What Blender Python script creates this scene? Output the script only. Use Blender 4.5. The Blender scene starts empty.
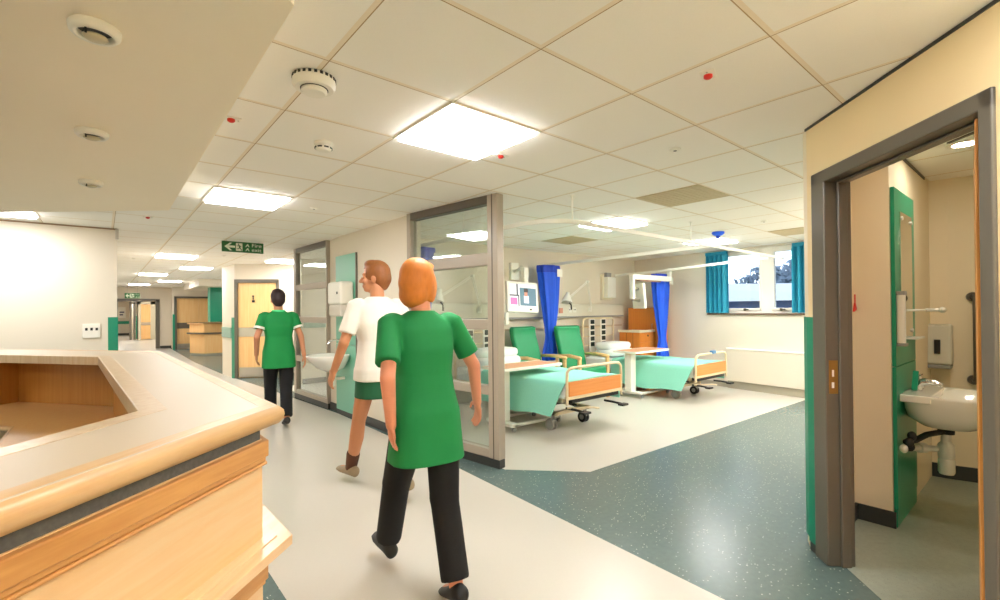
import bpy, bmesh, math, random
from mathutils import Vector, Matrix
random.seed(7)
S = bpy.context.scene
COL = S.collection
PI = math.pi
# ------------------------------------------------------------------ camera
CZ = 1.358                      # eye height
HC = 2.367                      # ceiling height
FPX = 471.2
yaw, pitch, roll = 0.7003, 0.00594, -0.00901
Fv = Vector((math.sin(yaw)*math.cos(pitch), math.cos(yaw)*math.cos(pitch), math.sin(pitch)))
Rv = Vector((math.cos(yaw), -math.sin(yaw), 0))
Uv = Rv.cross(Fv)
R2 = math.cos(roll)*Rv + math.sin(roll)*Uv
U2 = R2.cross(Fv)
cam = bpy.data.cameras.new('camera'); co = bpy.data.objects.new('camera', cam); COL.objects.link(co)
cam.sensor_width = 36; cam.sensor_fit = 'HORIZONTAL'; cam.lens = FPX*36/1000
cam.shift_y = 7.64/1000; cam.clip_start = .02; cam.clip_end = 300
m3 = Matrix((R2, U2, -Fv)).transposed()
co.matrix_world = Matrix.Translation((0, 0, CZ)) @ m3.to_4x4()
S.camera = co
# ------------------------------------------------------------------ colour management, world, sun
S.view_settings.view_transform = 'Standard'; S.view_settings.look = 'None'
S.view_settings.gamma = 1; S.view_settings.use_curve_mapping = False
S.view_settings.exposure = 0.0
PANEL = 30.0                     # brightness of the ceiling luminaires
PANEL_COL = (1.0, .98, .97)
W = bpy.data.worlds.new('sky'); S.world = W; W.use_nodes = True
bg = W.node_tree.nodes['Background']; bg.inputs[0].default_value = (.78, .88, 1, 1); bg.inputs[1].default_value = 2.6
S.cycles.max_bounces = 14; S.cycles.diffuse_bounces = 10; S.cycles.glossy_bounces = 5
S.cycles.transparent_max_bounces = 12; S.cycles.sample_clamp_indirect = 12
S.cycles.caustics_reflective = False; S.cycles.caustics_refractive = False

# ------------------------------------------------------------------ materials
MATS = {}
def lin(c):
    return tuple(((v/255)/12.92 if v/255 <= .04045 else ((v/255+.055)/1.055)**2.4) for v in c)
def mat(name, rgb, rough=.5, metal=0, spec=.5, noise=0, nscale=20, bump=0, emit=0, coat=0, stretch=None):
    if name in MATS: return MATS[name]
    m = bpy.data.materials.new(name); m.use_nodes = True; MATS[name] = m
    nt = m.node_tree; b = nt.nodes['Principled BSDF']; c = lin(rgb)
    b.inputs['Base Color'].default_value = (*c, 1); b.inputs['Roughness'].default_value = rough
    b.inputs['Metallic'].default_value = metal; b.inputs['Specular IOR Level'].default_value = spec
    if coat: b.inputs['Coat Weight'].default_value = coat; b.inputs['Coat Roughness'].default_value = .1
    if emit: b.inputs['Emission Color'].default_value = (*c, 1); b.inputs['Emission Strength'].default_value = emit
    if noise or bump:
        tc = nt.nodes.new('ShaderNodeTexCoord'); n = nt.nodes.new('ShaderNodeTexNoise')
        n.inputs['Scale'].default_value = nscale; n.inputs['Detail'].default_value = 4
        src = tc.outputs['Object']
        if stretch:
            mp = nt.nodes.new('ShaderNodeMapping'); mp.inputs['Scale'].default_value = stretch[:3]
            if len(stretch) > 3: mp.inputs['Rotation'].default_value = (0, 0, stretch[3])
            nt.links.new(src, mp.inputs[0]); src = mp.outputs[0]
        nt.links.new(src, n.inputs['Vector'])
        if noise:
            mx = nt.nodes.new('ShaderNodeMix'); mx.data_type = 'RGBA'
            mx.inputs[6].default_value = (*[v*(1-noise) for v in c], 1)
            mx.inputs[7].default_value = (*[min(1, v*(1+noise*.7)) for v in c], 1)
            nt.links.new(n.outputs[0], mx.inputs[0]); nt.links.new(mx.outputs[2], b.inputs['Base Color'])
        if bump:
            bp = nt.nodes.new('ShaderNodeBump'); bp.inputs['Strength'].default_value = bump; bp.inputs['Distance'].default_value = .01
            nt.links.new(n.outputs[0], bp.inputs['Height']); nt.links.new(bp.outputs[0], b.inputs['Normal'])
    return m
def glass_mat(name, tint=(.90, .95, .92), gloss=.6):
    m = bpy.data.materials.new(name); m.use_nodes = True; MATS[name] = m
    nt = m.node_tree; nt.nodes.clear()
    o = nt.nodes.new('ShaderNodeOutputMaterial'); t = nt.nodes.new('ShaderNodeBsdfTransparent'); t.inputs[0].default_value = (*tint, 1)
    g = nt.nodes.new('ShaderNodeBsdfGlossy'); g.inputs['Roughness'].default_value = .01
    f = nt.nodes.new('ShaderNodeFresnel'); f.inputs[0].default_value = 1.4
    mm = nt.nodes.new('ShaderNodeMath'); mm.operation = 'MULTIPLY'; mm.inputs[1].default_value = gloss
    x = nt.nodes.new('ShaderNodeMixShader')
    nt.links.new(f.outputs[0], mm.inputs[0]); nt.links.new(mm.outputs[0], x.inputs[0])
    nt.links.new(t.outputs[0], x.inputs[1]); nt.links.new(g.outputs[0], x.inputs[2]); nt.links.new(x.outputs[0], o.inputs[0])
    return m
def wood_mat(name, rgb, rough=.35, dark=.72, ang=0, axis='Z'):
    """beech veneer: fine grain streaks running along one direction"""
    m = bpy.data.materials.new(name); m.use_nodes = True; MATS[name] = m
    nt = m.node_tree; b = nt.nodes['Principled BSDF']; c = lin(rgb)
    tc = nt.nodes.new('ShaderNodeTexCoord'); mp = nt.nodes.new('ShaderNodeMapping')
    mp.vector_type = 'TEXTURE'
    mp.inputs['Rotation'].default_value = (0, 0, ang)
    mp.inputs['Scale'].default_value = {'Z': (.03, .03, .9), 'X': (.9, .03, .03)}[axis]
    n = nt.nodes.new('ShaderNodeTexNoise'); n.inputs['Scale'].default_value = 1.3; n.inputs['Detail'].default_value = 6; n.inputs['Roughness'].default_value = .6
    n.inputs['Distortion'].default_value = .4
    r = nt.nodes.new('ShaderNodeValToRGB')
    r.color_ramp.elements[0].position = .3; r.color_ramp.elements[0].color = (*[v*d for v, d in zip(c, (dark+.12, dark, dark-.12))], 1)
    r.color_ramp.elements[1].position = .62; r.color_ramp.elements[1].color = (*[min(1, v*1.05) for v in c], 1)
    nt.links.new(tc.outputs['Object'], mp.inputs[0]); nt.links.new(mp.outputs[0], n.inputs['Vector'])
    nt.links.new(n.outputs[0], r.inputs[0]); nt.links.new(r.outputs[0], b.inputs['Base Color'])
    b.inputs['Roughness'].default_value = rough
    return m
def ceiling_mat():
    """600 mm lay-in tiles: slim T-bars between lightly textured boards"""
    m = bpy.data.materials.new('ceiling_tiles'); m.use_nodes = True; MATS['ceiling_tiles'] = m
    nt = m.node_tree; b = nt.nodes['Principled BSDF']; N = nt.nodes.new; L = nt.links.new
    g = N('ShaderNodeNewGeometry'); sp = N('ShaderNodeSeparateXYZ'); L(g.outputs['Position'], sp.inputs[0])
    def M(op, a, v=None, w=None):
        n = N('ShaderNodeMath'); n.operation = op
        for i, k in enumerate((a, v, w)):
            if k is None: continue
            if isinstance(k, (int, float)): n.inputs[i].default_value = k
            else: L(k, n.inputs[i])
        return n.outputs[0]
    ds = []; us = []
    for ax, off in (('X', 1.2885), ('Y', 1.2709)):
        u = M('FRACT', M('DIVIDE', M('SUBTRACT', sp.outputs[ax], off-60), .6))
        us.append(M('MULTIPLY', u, .6))
        ds.append(M('MULTIPLY', M('MINIMUM', u, M('SUBTRACT', 1, u)), .6))
    d = M('MINIMUM', ds[0], ds[1])
    bar = M('LESS_THAN', d, .0105)
    es = [M('MULTIPLY', M('GREATER_THAN', q, .0085), M('LESS_THAN', q, .0128)) for q in us]
    gap = M('MAXIMUM', es[0], es[1])
    tile = lin((251, 249, 243)); barc = lin((240, 230, 212)); gapc = lin((176, 152, 116))
    n1 = N('ShaderNodeTexNoise'); n1.inputs['Scale'].default_value = 260
    L(g.outputs['Position'], n1.inputs['Vector'])
    mx0 = N('ShaderNodeMix'); mx0.data_type = 'RGBA'; L(n1.outputs[0], mx0.inputs[0])
    mx0.inputs[6].default_value = (*[v*.95 for v in tile], 1); mx0.inputs[7].default_value = (*tile, 1)
    mx = N('ShaderNodeMix'); mx.data_type = 'RGBA'; L(bar, mx.inputs[0]); L(mx0.outputs[2], mx.inputs[6]); mx.inputs[7].default_value = (*barc, 1)
    mx2 = N('ShaderNodeMix'); mx2.data_type = 'RGBA'; L(gap, mx2.inputs[0]); L(mx.outputs[2], mx2.inputs[6]); mx2.inputs[7].default_value = (*gapc, 1)
    L(mx2.outputs[2], b.inputs['Base Color']); b.inputs['Roughness'].default_value = .75; b.inputs['Specular IOR Level'].default_value = .2
    return m
def speckle_mat(name, rgb, fleck, rough=.32, th=.70, scale=55):
    """safety vinyl with light mineral flecks"""
    m = bpy.data.materials.new(name); m.use_nodes = True; MATS[name] = m
    nt = m.node_tree; b = nt.nodes['Principled BSDF']; N = nt.nodes.new; L = nt.links.new
    g = N('ShaderNodeNewGeometry')
    v = N('ShaderNodeTexVoronoi'); v.inputs['Scale'].default_value = scale; L(g.outputs['Position'], v.inputs['Vector'])
    lt = N('ShaderNodeMath'); lt.operation = 'LESS_THAN'; lt.inputs[1].default_value = .22; L(v.outputs['Distance'], lt.inputs[0])
    sc = N('ShaderNodeSeparateColor'); L(v.outputs['Color'], sc.inputs[0])
    gt = N('ShaderNodeMath'); gt.operation = 'GREATER_THAN'; gt.inputs[1].default_value = th; L(sc.outputs[0], gt.inputs[0])
    mu = N('ShaderNodeMath'); mu.operation = 'MULTIPLY'; L(lt.outputs[0], mu.inputs[0]); L(gt.outputs[0], mu.inputs[1])
    n = N('ShaderNodeTexNoise'); n.inputs['Scale'].default_value = 30; n.inputs['Detail'].default_value = 5; L(g.outputs['Position'], n.inputs['Vector'])
    c = lin(rgb)
    mx0 = N('ShaderNodeMix'); mx0.data_type = 'RGBA'; L(n.outputs[0], mx0.inputs[0])
    mx0.inputs[6].default_value = (*[k*.8 for k in c], 1); mx0.inputs[7].default_value = (*[k*1.2 for k in c], 1)
    mx = N('ShaderNodeMix'); mx.data_type = 'RGBA'; L(mu.outputs[0], mx.inputs[0]); L(mx0.outputs[2], mx.inputs[6]); mx.inputs[7].default_value = (*lin(fleck), 1)
    L(mx.outputs[2], b.inputs['Base Color']); b.inputs['Roughness'].default_value = rough
    return m

CEIL = ceiling_mat()
M_wall = mat('wall_paint', (224, 215, 198), .6, noise=.015, nscale=3, bump=.02)
M_wallw = mat('wall_paint_warm', (240, 218, 172), .55, noise=.015, nscale=3, bump=.02)
M_toilw = mat('toilet_paint', (238, 225, 198), .55, noise=.015, nscale=3)
M_soffit = mat('soffit_paint', (251, 241, 220), .6, noise=.02, nscale=2)
M_floor = speckle_mat('dark_vinyl', (90, 110, 108), (186, 198, 194), rough=.27, th=.78, scale=62)
M_cream = mat('cream_vinyl', (202, 198, 188), .28, noise=.03, nscale=60)
M_toilf = speckle_mat('grey_vinyl', (150, 160, 148), (120, 130, 120), rough=.35, th=.5, scale=120)
M_skirt = mat('dark_skirting', (52, 54, 52), .4)
M_skirtg = mat('grey_skirting', (166, 160, 142), .4)
M_green = mat('green_guard', (14, 140, 108), .35)
M_ips = mat('green_laminate', (28, 150, 112), .3)
M_ipsl = mat('pale_green_laminate', (120, 190, 165), .35)
M_band = mat('grey_green_band', (140, 172, 158), .45)
M_frame = mat('taupe_paint', (100, 94, 82), .3, spec=.5)
M_alu = mat('screen_frame_paint', (168, 157, 142), .28)
M_darkalu = mat('head_rail_paint', (92, 84, 72), .35)
M_white = mat('white_plastic', (240, 238, 228), .35)
M_cer = mat('white_ceramic', (245, 243, 236), .12, coat=.5)
M_beech = wood_mat('beech_veneer', (218, 188, 146), .33, .92, ang=math.radians(48), axis='X')
M_beechm = wood_mat('beech_moulding', (202, 150, 88), .36, .72, ang=math.radians(48), axis='X')
M_nose = wood_mat('beech_nosing', (214, 178, 130), .38, .8, ang=math.radians(48), axis='X')
M_lam = mat('counter_laminate', (210, 194, 172), .38, spec=.35, noise=.02, nscale=4)
M_beechshade = wood_mat('beech_shaded_inside', (176, 124, 54), .4, .8, axis='Z')  # beech with the shade inside the counter put into its colour
M_desk = wood_mat('desk_veneer', (222, 182, 122), .4, .9, axis='Z')
M_vband = mat('grey_vinyl_band', (90, 91, 90), .55, noise=.5, nscale=110)
M_door = wood_mat('door_veneer', (238, 198, 138), .4, .86, axis='Z')
M_doore = wood_mat('door_edge_oak', (222, 160, 86), .4, .7, axis='Z')
M_far = wood_mat('far_desk_veneer', (240, 196, 136), .4, .9, axis='Z')
M_chrome = mat('chrome', (225, 225, 225), .12, 1)
M_steel = mat('brushed_steel', (190, 185, 175), .3, .9)
M_brass = mat('strike_brass', (170, 140, 80), .35, .8)
M_black = mat('black_plastic', (20, 20, 20), .4)
M_dark = mat('dark_rubber', (40, 40, 40), .6)
M_grey = mat('grey_plastic', (150, 150, 146), .4)
M_red = mat('red_plastic', (205, 32, 20), .35)
M_blue = mat('royal_blue_fabric', (16, 88, 232), .6, noise=.12, nscale=8)
M_navy = mat('dark_blue_band', (14, 62, 196), .6)
M_teal = mat('teal_fabric', (28, 140, 170), .75, noise=.12, nscale=30)
M_aqua = mat('aqua_blanket', (150, 230, 210), .8, noise=.06, nscale=60, bump=.15)
M_sheet = mat('white_sheet', (236, 242, 240), .8, noise=.03, nscale=14, bump=.25)
M_bedwood = wood_mat('bed_board', (226, 150, 82), .4, .85, axis='X')
M_cream_m = mat('cream_metal', (226, 208, 172), .3)
M_chairg = mat('green_vinyl', (16, 150, 96), .4, noise=.05, nscale=12)
M_chairw = wood_mat('chair_beech', (232, 196, 140), .4, .85, axis='X')
M_orange = wood_mat('locker_wood', (214, 132, 52), .4, .85, axis='Z')
M_glass = glass_mat('screen_glass', (.94, .975, .955), .4)
M_wglass = glass_mat('window_glass', (.97, .99, 1), .5)
M_signg = mat('sign_green', (20, 104, 48), .4)
M_signw = mat('sign_white', (228, 238, 214), .5)
M_emit = bpy.data.materials.new('luminaire_diffuser'); M_emit.use_nodes = True
_b = M_emit.node_tree.nodes['Principled BSDF']; _b.inputs['Base Color'].default_value = (.9, .9, .9, 1)
_b.inputs['Emission Color'].default_value = (*PANEL_COL, 1); _b.inputs['Emission Strength'].default_value = PANEL
M_spot = bpy.data.materials.new('downlight_lens'); M_spot.use_nodes = True
_b = M_spot.node_tree.nodes['Principled BSDF']; _b.inputs['Emission Color'].default_value = (1, .9, .74, 1); _b.inputs['Emission Strength'].default_value = 175

# ------------------------------------------------------------------ mesh builder
class MB:
    def __init__(s): s.v = []; s.f = []; s.mi = []; s.k = 0
    def m(s, k): s.k = k; return s
    def add(s, vs, fs):
        o = len(s.v); s.v += [tuple(v) for v in vs]
        for f in fs: s.f.append([i+o for i in f]); s.mi.append(s.k)
        return s
    def box(s, x0, x1, y0, y1, z0, z1):
        return s.add([(x0,y0,z0),(x1,y0,z0),(x1,y1,z0),(x0,y1,z0),(x0,y0,z1),(x1,y0,z1),(x1,y1,z1),(x0,y1,z1)],
                     [(3,2,1,0),(4,5,6,7),(0,1,5,4),(1,2,6,5),(2,3,7,6),(3,0,4,7)])
    def obox(s, c, sx, sy, sz, R=None):
        R = R or Matrix.Identity(3); c = Vector(c); vs = []
        for z in (-.5, .5):
            for x, y in ((-.5,-.5),(.5,-.5),(.5,.5),(-.5,.5)): vs.append(c + R @ Vector((x*sx, y*sy, z*sz)))
        return s.add(vs, [(3,2,1,0),(4,5,6,7),(0,1,5,4),(1,2,6,5),(2,3,7,6),(3,0,4,7)])
    def wallbox(s, a, b, t, z0, z1):
        """upright slab on the line a->b; t>0 thickens to the left of the direction"""
        a = Vector((a[0], a[1], 0)); b = Vector((b[0], b[1], 0)); d = (b-a).normalized(); n = Vector((-d.y, d.x, 0))*t
        return s.prism([a, b, b+n, a+n], z0, z1)
    def prism(s, poly, z0, z1):
        p = [(q[0], q[1]) for q in poly]
        if sum(p[i][0]*p[(i+1) % len(p)][1]-p[(i+1) % len(p)][0]*p[i][1] for i in range(len(p))) < 0: p.reverse()
        n = len(p)
        vs = [(x, y, z0) for x, y in p] + [(x, y, z1) for x, y in p]
        fs = [list(range(n))[::-1], list(range(n, 2*n))] + [(i, (i+1) % n, n+(i+1) % n, n+i) for i in range(n)]
        return s.add(vs, fs)
    def rings(s, rs, cap=True):
        n = len(rs[0]); vs = [p for r in rs for p in r]; fs = []
        for k in range(len(rs)-1):
            for i in range(n):
                j = (i+1) % n; fs.append((k*n+i, k*n+j, (k+1)*n+j, (k+1)*n+i))
        if cap: fs.append(list(range(n))[::-1]); fs.append([(len(rs)-1)*n+i for i in range(n)])
        return s.add(vs, fs)
    def cyl(s, p0, p1, r0, r1=None, n=20):
        r1 = r0 if r1 is None else r1; p0 = Vector(p0); p1 = Vector(p1); d = (p1-p0).normalized()
        a = d.orthogonal().normalized(); b = d.cross(a)
        return s.rings([[p+(a*math.cos(2*PI*i/n)+b*math.sin(2*PI*i/n))*r for i in range(n)] for p, r in ((p0, r0), (p1, r1))])
    def tube(s, pts, r, n=10, closed=False):
        P = [Vector(p) for p in pts]; rs = []; a = None
        for i, p in enumerate(P):
            d = (P[min(i+1, len(P)-1)]-P[max(i-1, 0)])
            if d.length < 1e-9: d = Vector((0, 0, 1))
            d.normalize()
            if a is None: a = d.orthogonal().normalized()
            a = (a - d*a.dot(d)).normalized(); b = d.cross(a); rr = r[i] if isinstance(r, (list, tuple)) else r
            rs.append([p+(a*math.cos(2*PI*k/n)+b*math.sin(2*PI*k/n))*rr for k in range(n)])
        return s.rings(rs)
    def lathe(s, prof, c, axis=(0, 0, 1), n=32):
        d = Vector(axis).normalized(); a = d.orthogonal().normalized(); b = d.cross(a); c = Vector(c)
        ringlike = prof[0][0] > 1e-3 and prof[-1][0] > 1e-3
        if ringlike: prof = list(prof)+[prof[0]]
        return s.rings([[c+d*h+(a*math.cos(2*PI*i/n)+b*math.sin(2*PI*i/n))*max(r, 1e-4) for i in range(n)] for r, h in prof], cap=not ringlike)
    def ell(s, c, rx, ry, rz, R=None, n=16, m=10):
        R = R or Matrix.Identity(3); c = Vector(c); rs = []
        for j in range(m+1):
            t = -PI/2 + PI*j/m; q = max(math.cos(t), .02)
            rs.append([c + R @ Vector((rx*q*math.cos(2*PI*i/n), ry*q*math.sin(2*PI*i/n), rz*math.sin(t))) for i in range(n)])
        return s.rings(rs)
    def cap(s, p0, p1, r0, r1, n=14):
        """tapered limb with round ends"""
        p0 = Vector(p0); p1 = Vector(p1); d = p1-p0; L = d.length; d.normalize(); a = d.orthogonal().normalized(); b = d.cross(a); rs = []
        for j in range(6):
            t = -PI/2+PI/2*j/5; rs.append((p0+d*math.sin(t)*r0, max(math.cos(t)*r0, .0008)))
        for j in range(6):
            t = PI/2*j/5; rs.append((p1+d*math.sin(t)*r1, max(math.cos(t)*r1, .0008)))
        return s.rings([[p+(a*math.cos(2*PI*i/n)+b*math.sin(2*PI*i/n))*r for i in range(n)] for p, r in rs])
def origin(o):
    v = Vector((0, 0, 0))
    while o is not None: v += o.location; o = o.parent
    return v
def obj(name, mb, mats, parent=None, smooth=False, bevel=0, kind=None, local=False, label=None, seg=2, loc=None):
    me = bpy.data.meshes.new(name)
    off = Vector((0, 0, 0)) if local else (origin(parent) if parent else Vector(loc or (0, 0, 0)))
    me.from_pydata([tuple(Vector(v)-off) for v in mb.v], [], mb.f)
    for m in (mats if isinstance(mats, (list, tuple)) else [mats]): me.materials.append(m)
    for p, k in zip(me.polygons, mb.mi): p.material_index = k; p.use_smooth = bool(smooth)
    me.validate(); me.update()
    bm = bmesh.new(); bm.from_mesh(me); bmesh.ops.recalc_face_normals(bm, faces=bm.faces); bm.to_mesh(me); bm.free()
    if smooth and smooth is not True:
        me.set_sharp_from_angle(angle=math.radians(smooth))
    o = bpy.data.objects.new(name, me); COL.objects.link(o)
    if parent: o.parent = parent
    elif loc and not local: o.location = loc
    if bevel:
        b = o.modifiers.new('bevel', 'BEVEL'); b.width = bevel; b.segments = seg; b.limit_method = 'ANGLE'; b.angle_limit = math.radians(40)
        b.harden_normals = False
    if kind: o['kind'] = kind
    if label: o['label'] = label
    return o
def tag(o, label, cat, group=None):
    o['label'] = label; o['category'] = cat
    if group: o['group'] = group
    return o
def thing(name, label, cat, loc, group=None, rot=0):
    o = bpy.data.objects.new(name, None); COL.objects.link(o); o.location = loc; o.rotation_euler = (0, 0, rot); o.empty_display_size = .1
    return tag(o, label, cat, group)
def copy_thing(src, loc, label, rot=None):
    def rec(o, p):
        c = o.copy(); COL.objects.link(c); c.parent = p
        for ch in list(o.children): rec(ch, c)
        return c
    c = rec(src, None); c.location = loc; c['label'] = label
    if rot is not None: c.rotation_euler = (0, 0, rot)
    return c
def text_mesh(txt, size, plane):
    """flat lettering as mesh vertices; plane(u, v) -> point"""
    cu = bpy.data.curves.new('t', 'FONT'); cu.body = txt; cu.size = size; cu.space_line = .85
    to = bpy.data.objects.new('t', cu); COL.objects.link(to)
    dg = bpy.context.evaluated_depsgraph_get(); me = bpy.data.meshes.new_from_object(to.evaluated_get(dg))
    mb = MB(); mb.add([plane(v.co.x, v.co.y) for v in me.vertices], [list(p.vertices) for p in me.polygons])
    bpy.data.objects.remove(to); bpy.data.curves.remove(cu); bpy.data.meshes.remove(me)
    return mb
D = .70710678
def dg(al, n, z=0):
    """point on the diagonal axes: al along (1,1), n along (1,-1)"""
    return Vector(((al+n)*D, (al-n)*D, z))

# ================================================================== SETTING
fl = MB()
fl.m(0).box(-4.2, 9.2, -2.2, 45, -.12, 0)
fl.m(1)
def slab(poly, h): fl.prism(poly, 0, h)
# pale corridor walkway
slab([(.658, -.2), (2.13, -.2), (2.21, 1.017), (2.361, 3.675), (2.40, 6.2), (2.20, 9.6), (2.02, 12.0), (1.93, 15.4), (2.0, 22.4), (2.6, 44.9), (.135, 44.9), (.135, 7.0), (.66, 5.2)], .0015)
# pale floor of the bed bay
slab([(2.62, 3.06), (3.111, 2.543), (7.895, 2.423), (8.09, 2.42), (8.44, 5.67), (2.55, 5.67)], .0015)
slab([(2.5, 6.5), (7, 6.5), (7, 9.2), (2.5, 9.2)], .0015)
fl.m(2)
slab([(3.002, .767), (2.757, .543), (2.32, .10), (2.5, -.9), (5.4, -.9), (5.4, .855), (3.1, .855)], .0015)
obj('floor', fl, [M_floor, M_cream, M_toilf], kind='structure')
obj('ceiling', MB().box(-4.2, 9.2, -2.2, 45, HC, HC+.1), CEIL, kind='structure')
obj('ceiling_bulkhead', MB().prism([(.404, 1.345), (.415, 4.68), (-.66, 5.62), (-4, 8.6), (-4, -2), (-2.9, -2)], 2.2, HC-.001), M_soffit, kind='structure')

obj('wall_left', MB().box(-4.2, .13, 7.19, 45, 0, HC), M_wall, kind='structure')
obj('wall_rear', MB().box(-4.2, .6, -2.2, -2.0, 0, HC).box(-4.2, -4.0, -2.0, 7.19, 0, HC), M_wall, kind='structure')
# diagonal wall with the toilet door opening
def dbox(mb, a0, a1, n0, n1, z0, z1): return mb.prism([dg(a0, n0), dg(a1, n0), dg(a1, n1), dg(a0, n1)], z0, z1)
N0 = 1.5045
w = MB(); dbox(w, -1.4, 1.72, N0, N0+.11, 0, HC); dbox(w, 2.70, 2.791, N0, N0+.11, 0, HC); dbox(w, 1.72, 2.70, N0, N0+.11, 2.06, HC)
obj('wall_toilet', w, M_wallw, kind='structure')
w = MB(); w.box(3.13, 8.2, .86, .955, 0, HC)
w.prism([(3.04, .91), (3.13, .955), (3.13, .86), (3.09, .86)], 0, HC)
obj('wall_right', w, M_toilw, kind='structure')
# toilet interior: duct pier carrying the green panel, end walls
obj('wall_pier', MB().box(3.71, 5.1, .67, .86, 0, HC), M_toilw, kind='structure')
obj('wall_toilet_back', MB().prism([(5.08, .86), (5.3, .86), (5.9, -.6), (5.8, -.9), (5.26, -.9), (5.26, .02), (5.10, .56)], 0, HC).box(2.2, 5.3, -1.1, -.9, 0, HC), M_toilw, kind='structure')
sk = MB(); sk.box(3.10, 3.716, .845, .861, 0, .10); sk.box(3.698, 3.711, .655, .86, 0, .10)
obj('baseboard_pier', sk, M_skirt, kind='structure')
obj('baseboard_toilet', MB().wallbox((5.075, .70), (5.092, .555), .012, 0, .11).wallbox((5.092, .555), (5.25, 0), .012, 0, .11), M_skirt, kind='structure')
# dark shadow gap strips where walls meet the tiles
tr = MB(); dbox(tr, -1.4, 2.797, N0-.006, N0+.0, HC-.014, HC-.001)
obj('trim_1', tr, M_skirt, kind='structure')
obj('trim_2', MB().box(3.704, 4.9, .664, .67, HC-.02, HC-.001), M_skirt, kind='structure')
tr = MB(); tr.box(-4, .136, 7.182, 7.19, HC-.016, HC-.001); obj('trim_3', tr, mat('shadow_trim', (150, 120, 90), .6), kind='structure')

# window wall, slightly skewed; sill height 1.27
Wa, Wb = Vector((7.90, .95, 0)), Vector((8.46, 5.69, 0)); wd = (Wb-Wa).normalized(); wn = Vector((wd.y, -wd.x, 0))
def wp(y, off=0, z=0):                       # point on the window wall at depth y, pushed out of the room by off
    t = (y-Wa.y)/wd.y; q = Wa+wd*t+wn*off; q.z = z; return q
def wbox(mb, y0, y1, o0, o1, z0, z1): return mb.prism([wp(y0, o0), wp(y1, o0), wp(y1, o1), wp(y0, o1)], z0, z1)
WY0, WY1, WZ0, WZ1 = 2.36, 4.00, 1.27, 2.345
w = MB(); wbox(w, .9, 5.72, 0, .28, 0, WZ0); wbox(w, WY1, 5.72, 0, .28, WZ0, HC); wbox(w, .9, WY0, 0, .28, WZ0, HC); wbox(w, WY0, WY1, 0, .28, WZ1, HC)
obj('wall_window', w, M_wall, kind='structure')
obj('wall_back', MB().box(2.5, 8.75, 5.68, 5.80, 0, HC), M_wall, kind='structure')
sk = MB(); wbox(sk, .96, 5.66, -.014, 0, 0, .085); obj('baseboard_window', sk, M_skirtg, kind='structure')
# window: white frame, two casements with handles, sill
wf = MB()
for y0, y1 in ((WY0, WY0+.06), (WY1-.06, WY1)): wbox(wf, y0, y1, .10, .17, WZ0, WZ1)
wbox(wf, WY0, WY1, .10, .17, WZ1-.05, WZ1); wbox(wf, WY0, WY1, .10, .17, WZ0, WZ0+.05); wbox(wf, 2.985, 3.145, .09, .18, WZ0, WZ1)
for a, b in ((WY0+.06, 2.985), (3.145, WY1-.06)):
    for y0, y1 in ((a, a+.035), (b-.035, b)): wbox(wf, y0, y1, .085, .15, WZ0+.05, WZ1-.05)
    wbox(wf, a, b, .085, .15, WZ0+.05, WZ0+.09); wbox(wf, a, b, .085, .15, WZ1-.09, WZ1-.05)
wo = obj('window_1', wf, M_white, bevel=.004, kind='structure')
for a, b in ((WY0+.09, 2.955), (3.175, WY1-.09)):
    g = MB(); wbox(g, a, b, .112, .120, WZ0+.085, WZ1-.085); obj('pane', g, M_wglass, wo)
for y in (2.84, 3.42):
    h = MB(); wbox(h, y-.015, y+.015, .06, .085, WZ0+.045, WZ0+.085); wbox(h, y-.07, y+.012, .05, .064, WZ0+.055, WZ0+.075)
    obj('handle', h, M_darkalu, wo, bevel=.003)
sl = MB(); wbox(sl, WY0-.10, WY1+.04, -.035, .10, WZ0-.022, WZ0+.004); obj('trim_4', sl, mat('sill_brown', (110, 88, 70), .45), kind='structure', bevel=.004)

# corridor wall with the wash basin, glazed screens either side
w = MB(); w.prism([(2.449, 4.36), (2.425, 6.30), (2.56, 6.30), (2.58, 4.36)], 0, HC); w.prism([(2.455, 6.30), (2.445, 6.60), (2.56, 6.60), (2.56, 6.30)], 0, HC)
obj('wall_corridor', w, M_wall, kind='structure')
sk = MB(); sk.wallbox((2.448, 4.36), (2.424, 6.30), .012, 0, .10); sk.wallbox((2.454, 6.30), (2.444, 6.6), .012, 0, .1)
obj('baseboard_corridor', sk, M_skirt, kind='structure')
def screen(name, a, b, th, rails, first, last, head_dark=True, base=.075, fm=M_alu):
    """full height glazed screen between floor and ceiling along a->b"""
    A = Vector((a[0], a[1], 0)); B = Vector((b[0], b[1], 0)); L = (B-A).length; d = (B-A)/L; n = Vector((-d.y, d.x, 0))
    def bx(mb, t0, t1, z0, z1, h): return mb.prism([A+d*t0-n*h, A+d*t1-n*h, A+d*t1+n*h, A+d*t0+n*h], z0, z1)
    f = MB(); f.m(0)
    bx(f, 0, first, base, HC, th/2); bx(f, L-last, L, base, HC, th/2)
    f.m(1); bx(f, first, L-last, HC-.075, HC, th/2); f.m(0)
    for z0, z1 in rails: bx(f, first, L-last, z0, z1, th/2*.92)
    r = obj(name, f, [fm, M_darkalu], kind='structure', bevel=.006)
    pl = MB(); bx(pl, 0, L, 0, base, th/2*.8); obj('plinth', pl, M_skirt, r)
    zs = [z for q in rails for z in q]
    zs = zs + [HC-.075]
    for i in range(1, len(zs), 2):
        p = MB(); bx(p, first, L-last, zs[i], zs[i+1] if i+1 < len(zs) else HC-.075, .004); obj('pane', p, M_glass, r)
    return r, bx, L
rl = [(.075, .15), (.62, .70), (1.19, 1.28), (1.755, 1.865)]
r, bx, L = screen('wall_glazed_near', (2.622, 3.098), (2.452, 4.36), .085, rl, .12, .06)
bd = MB(); bx(bd, .055, .065, .075, HC, .045); obj('frame_bead', bd, M_darkalu, r)
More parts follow.
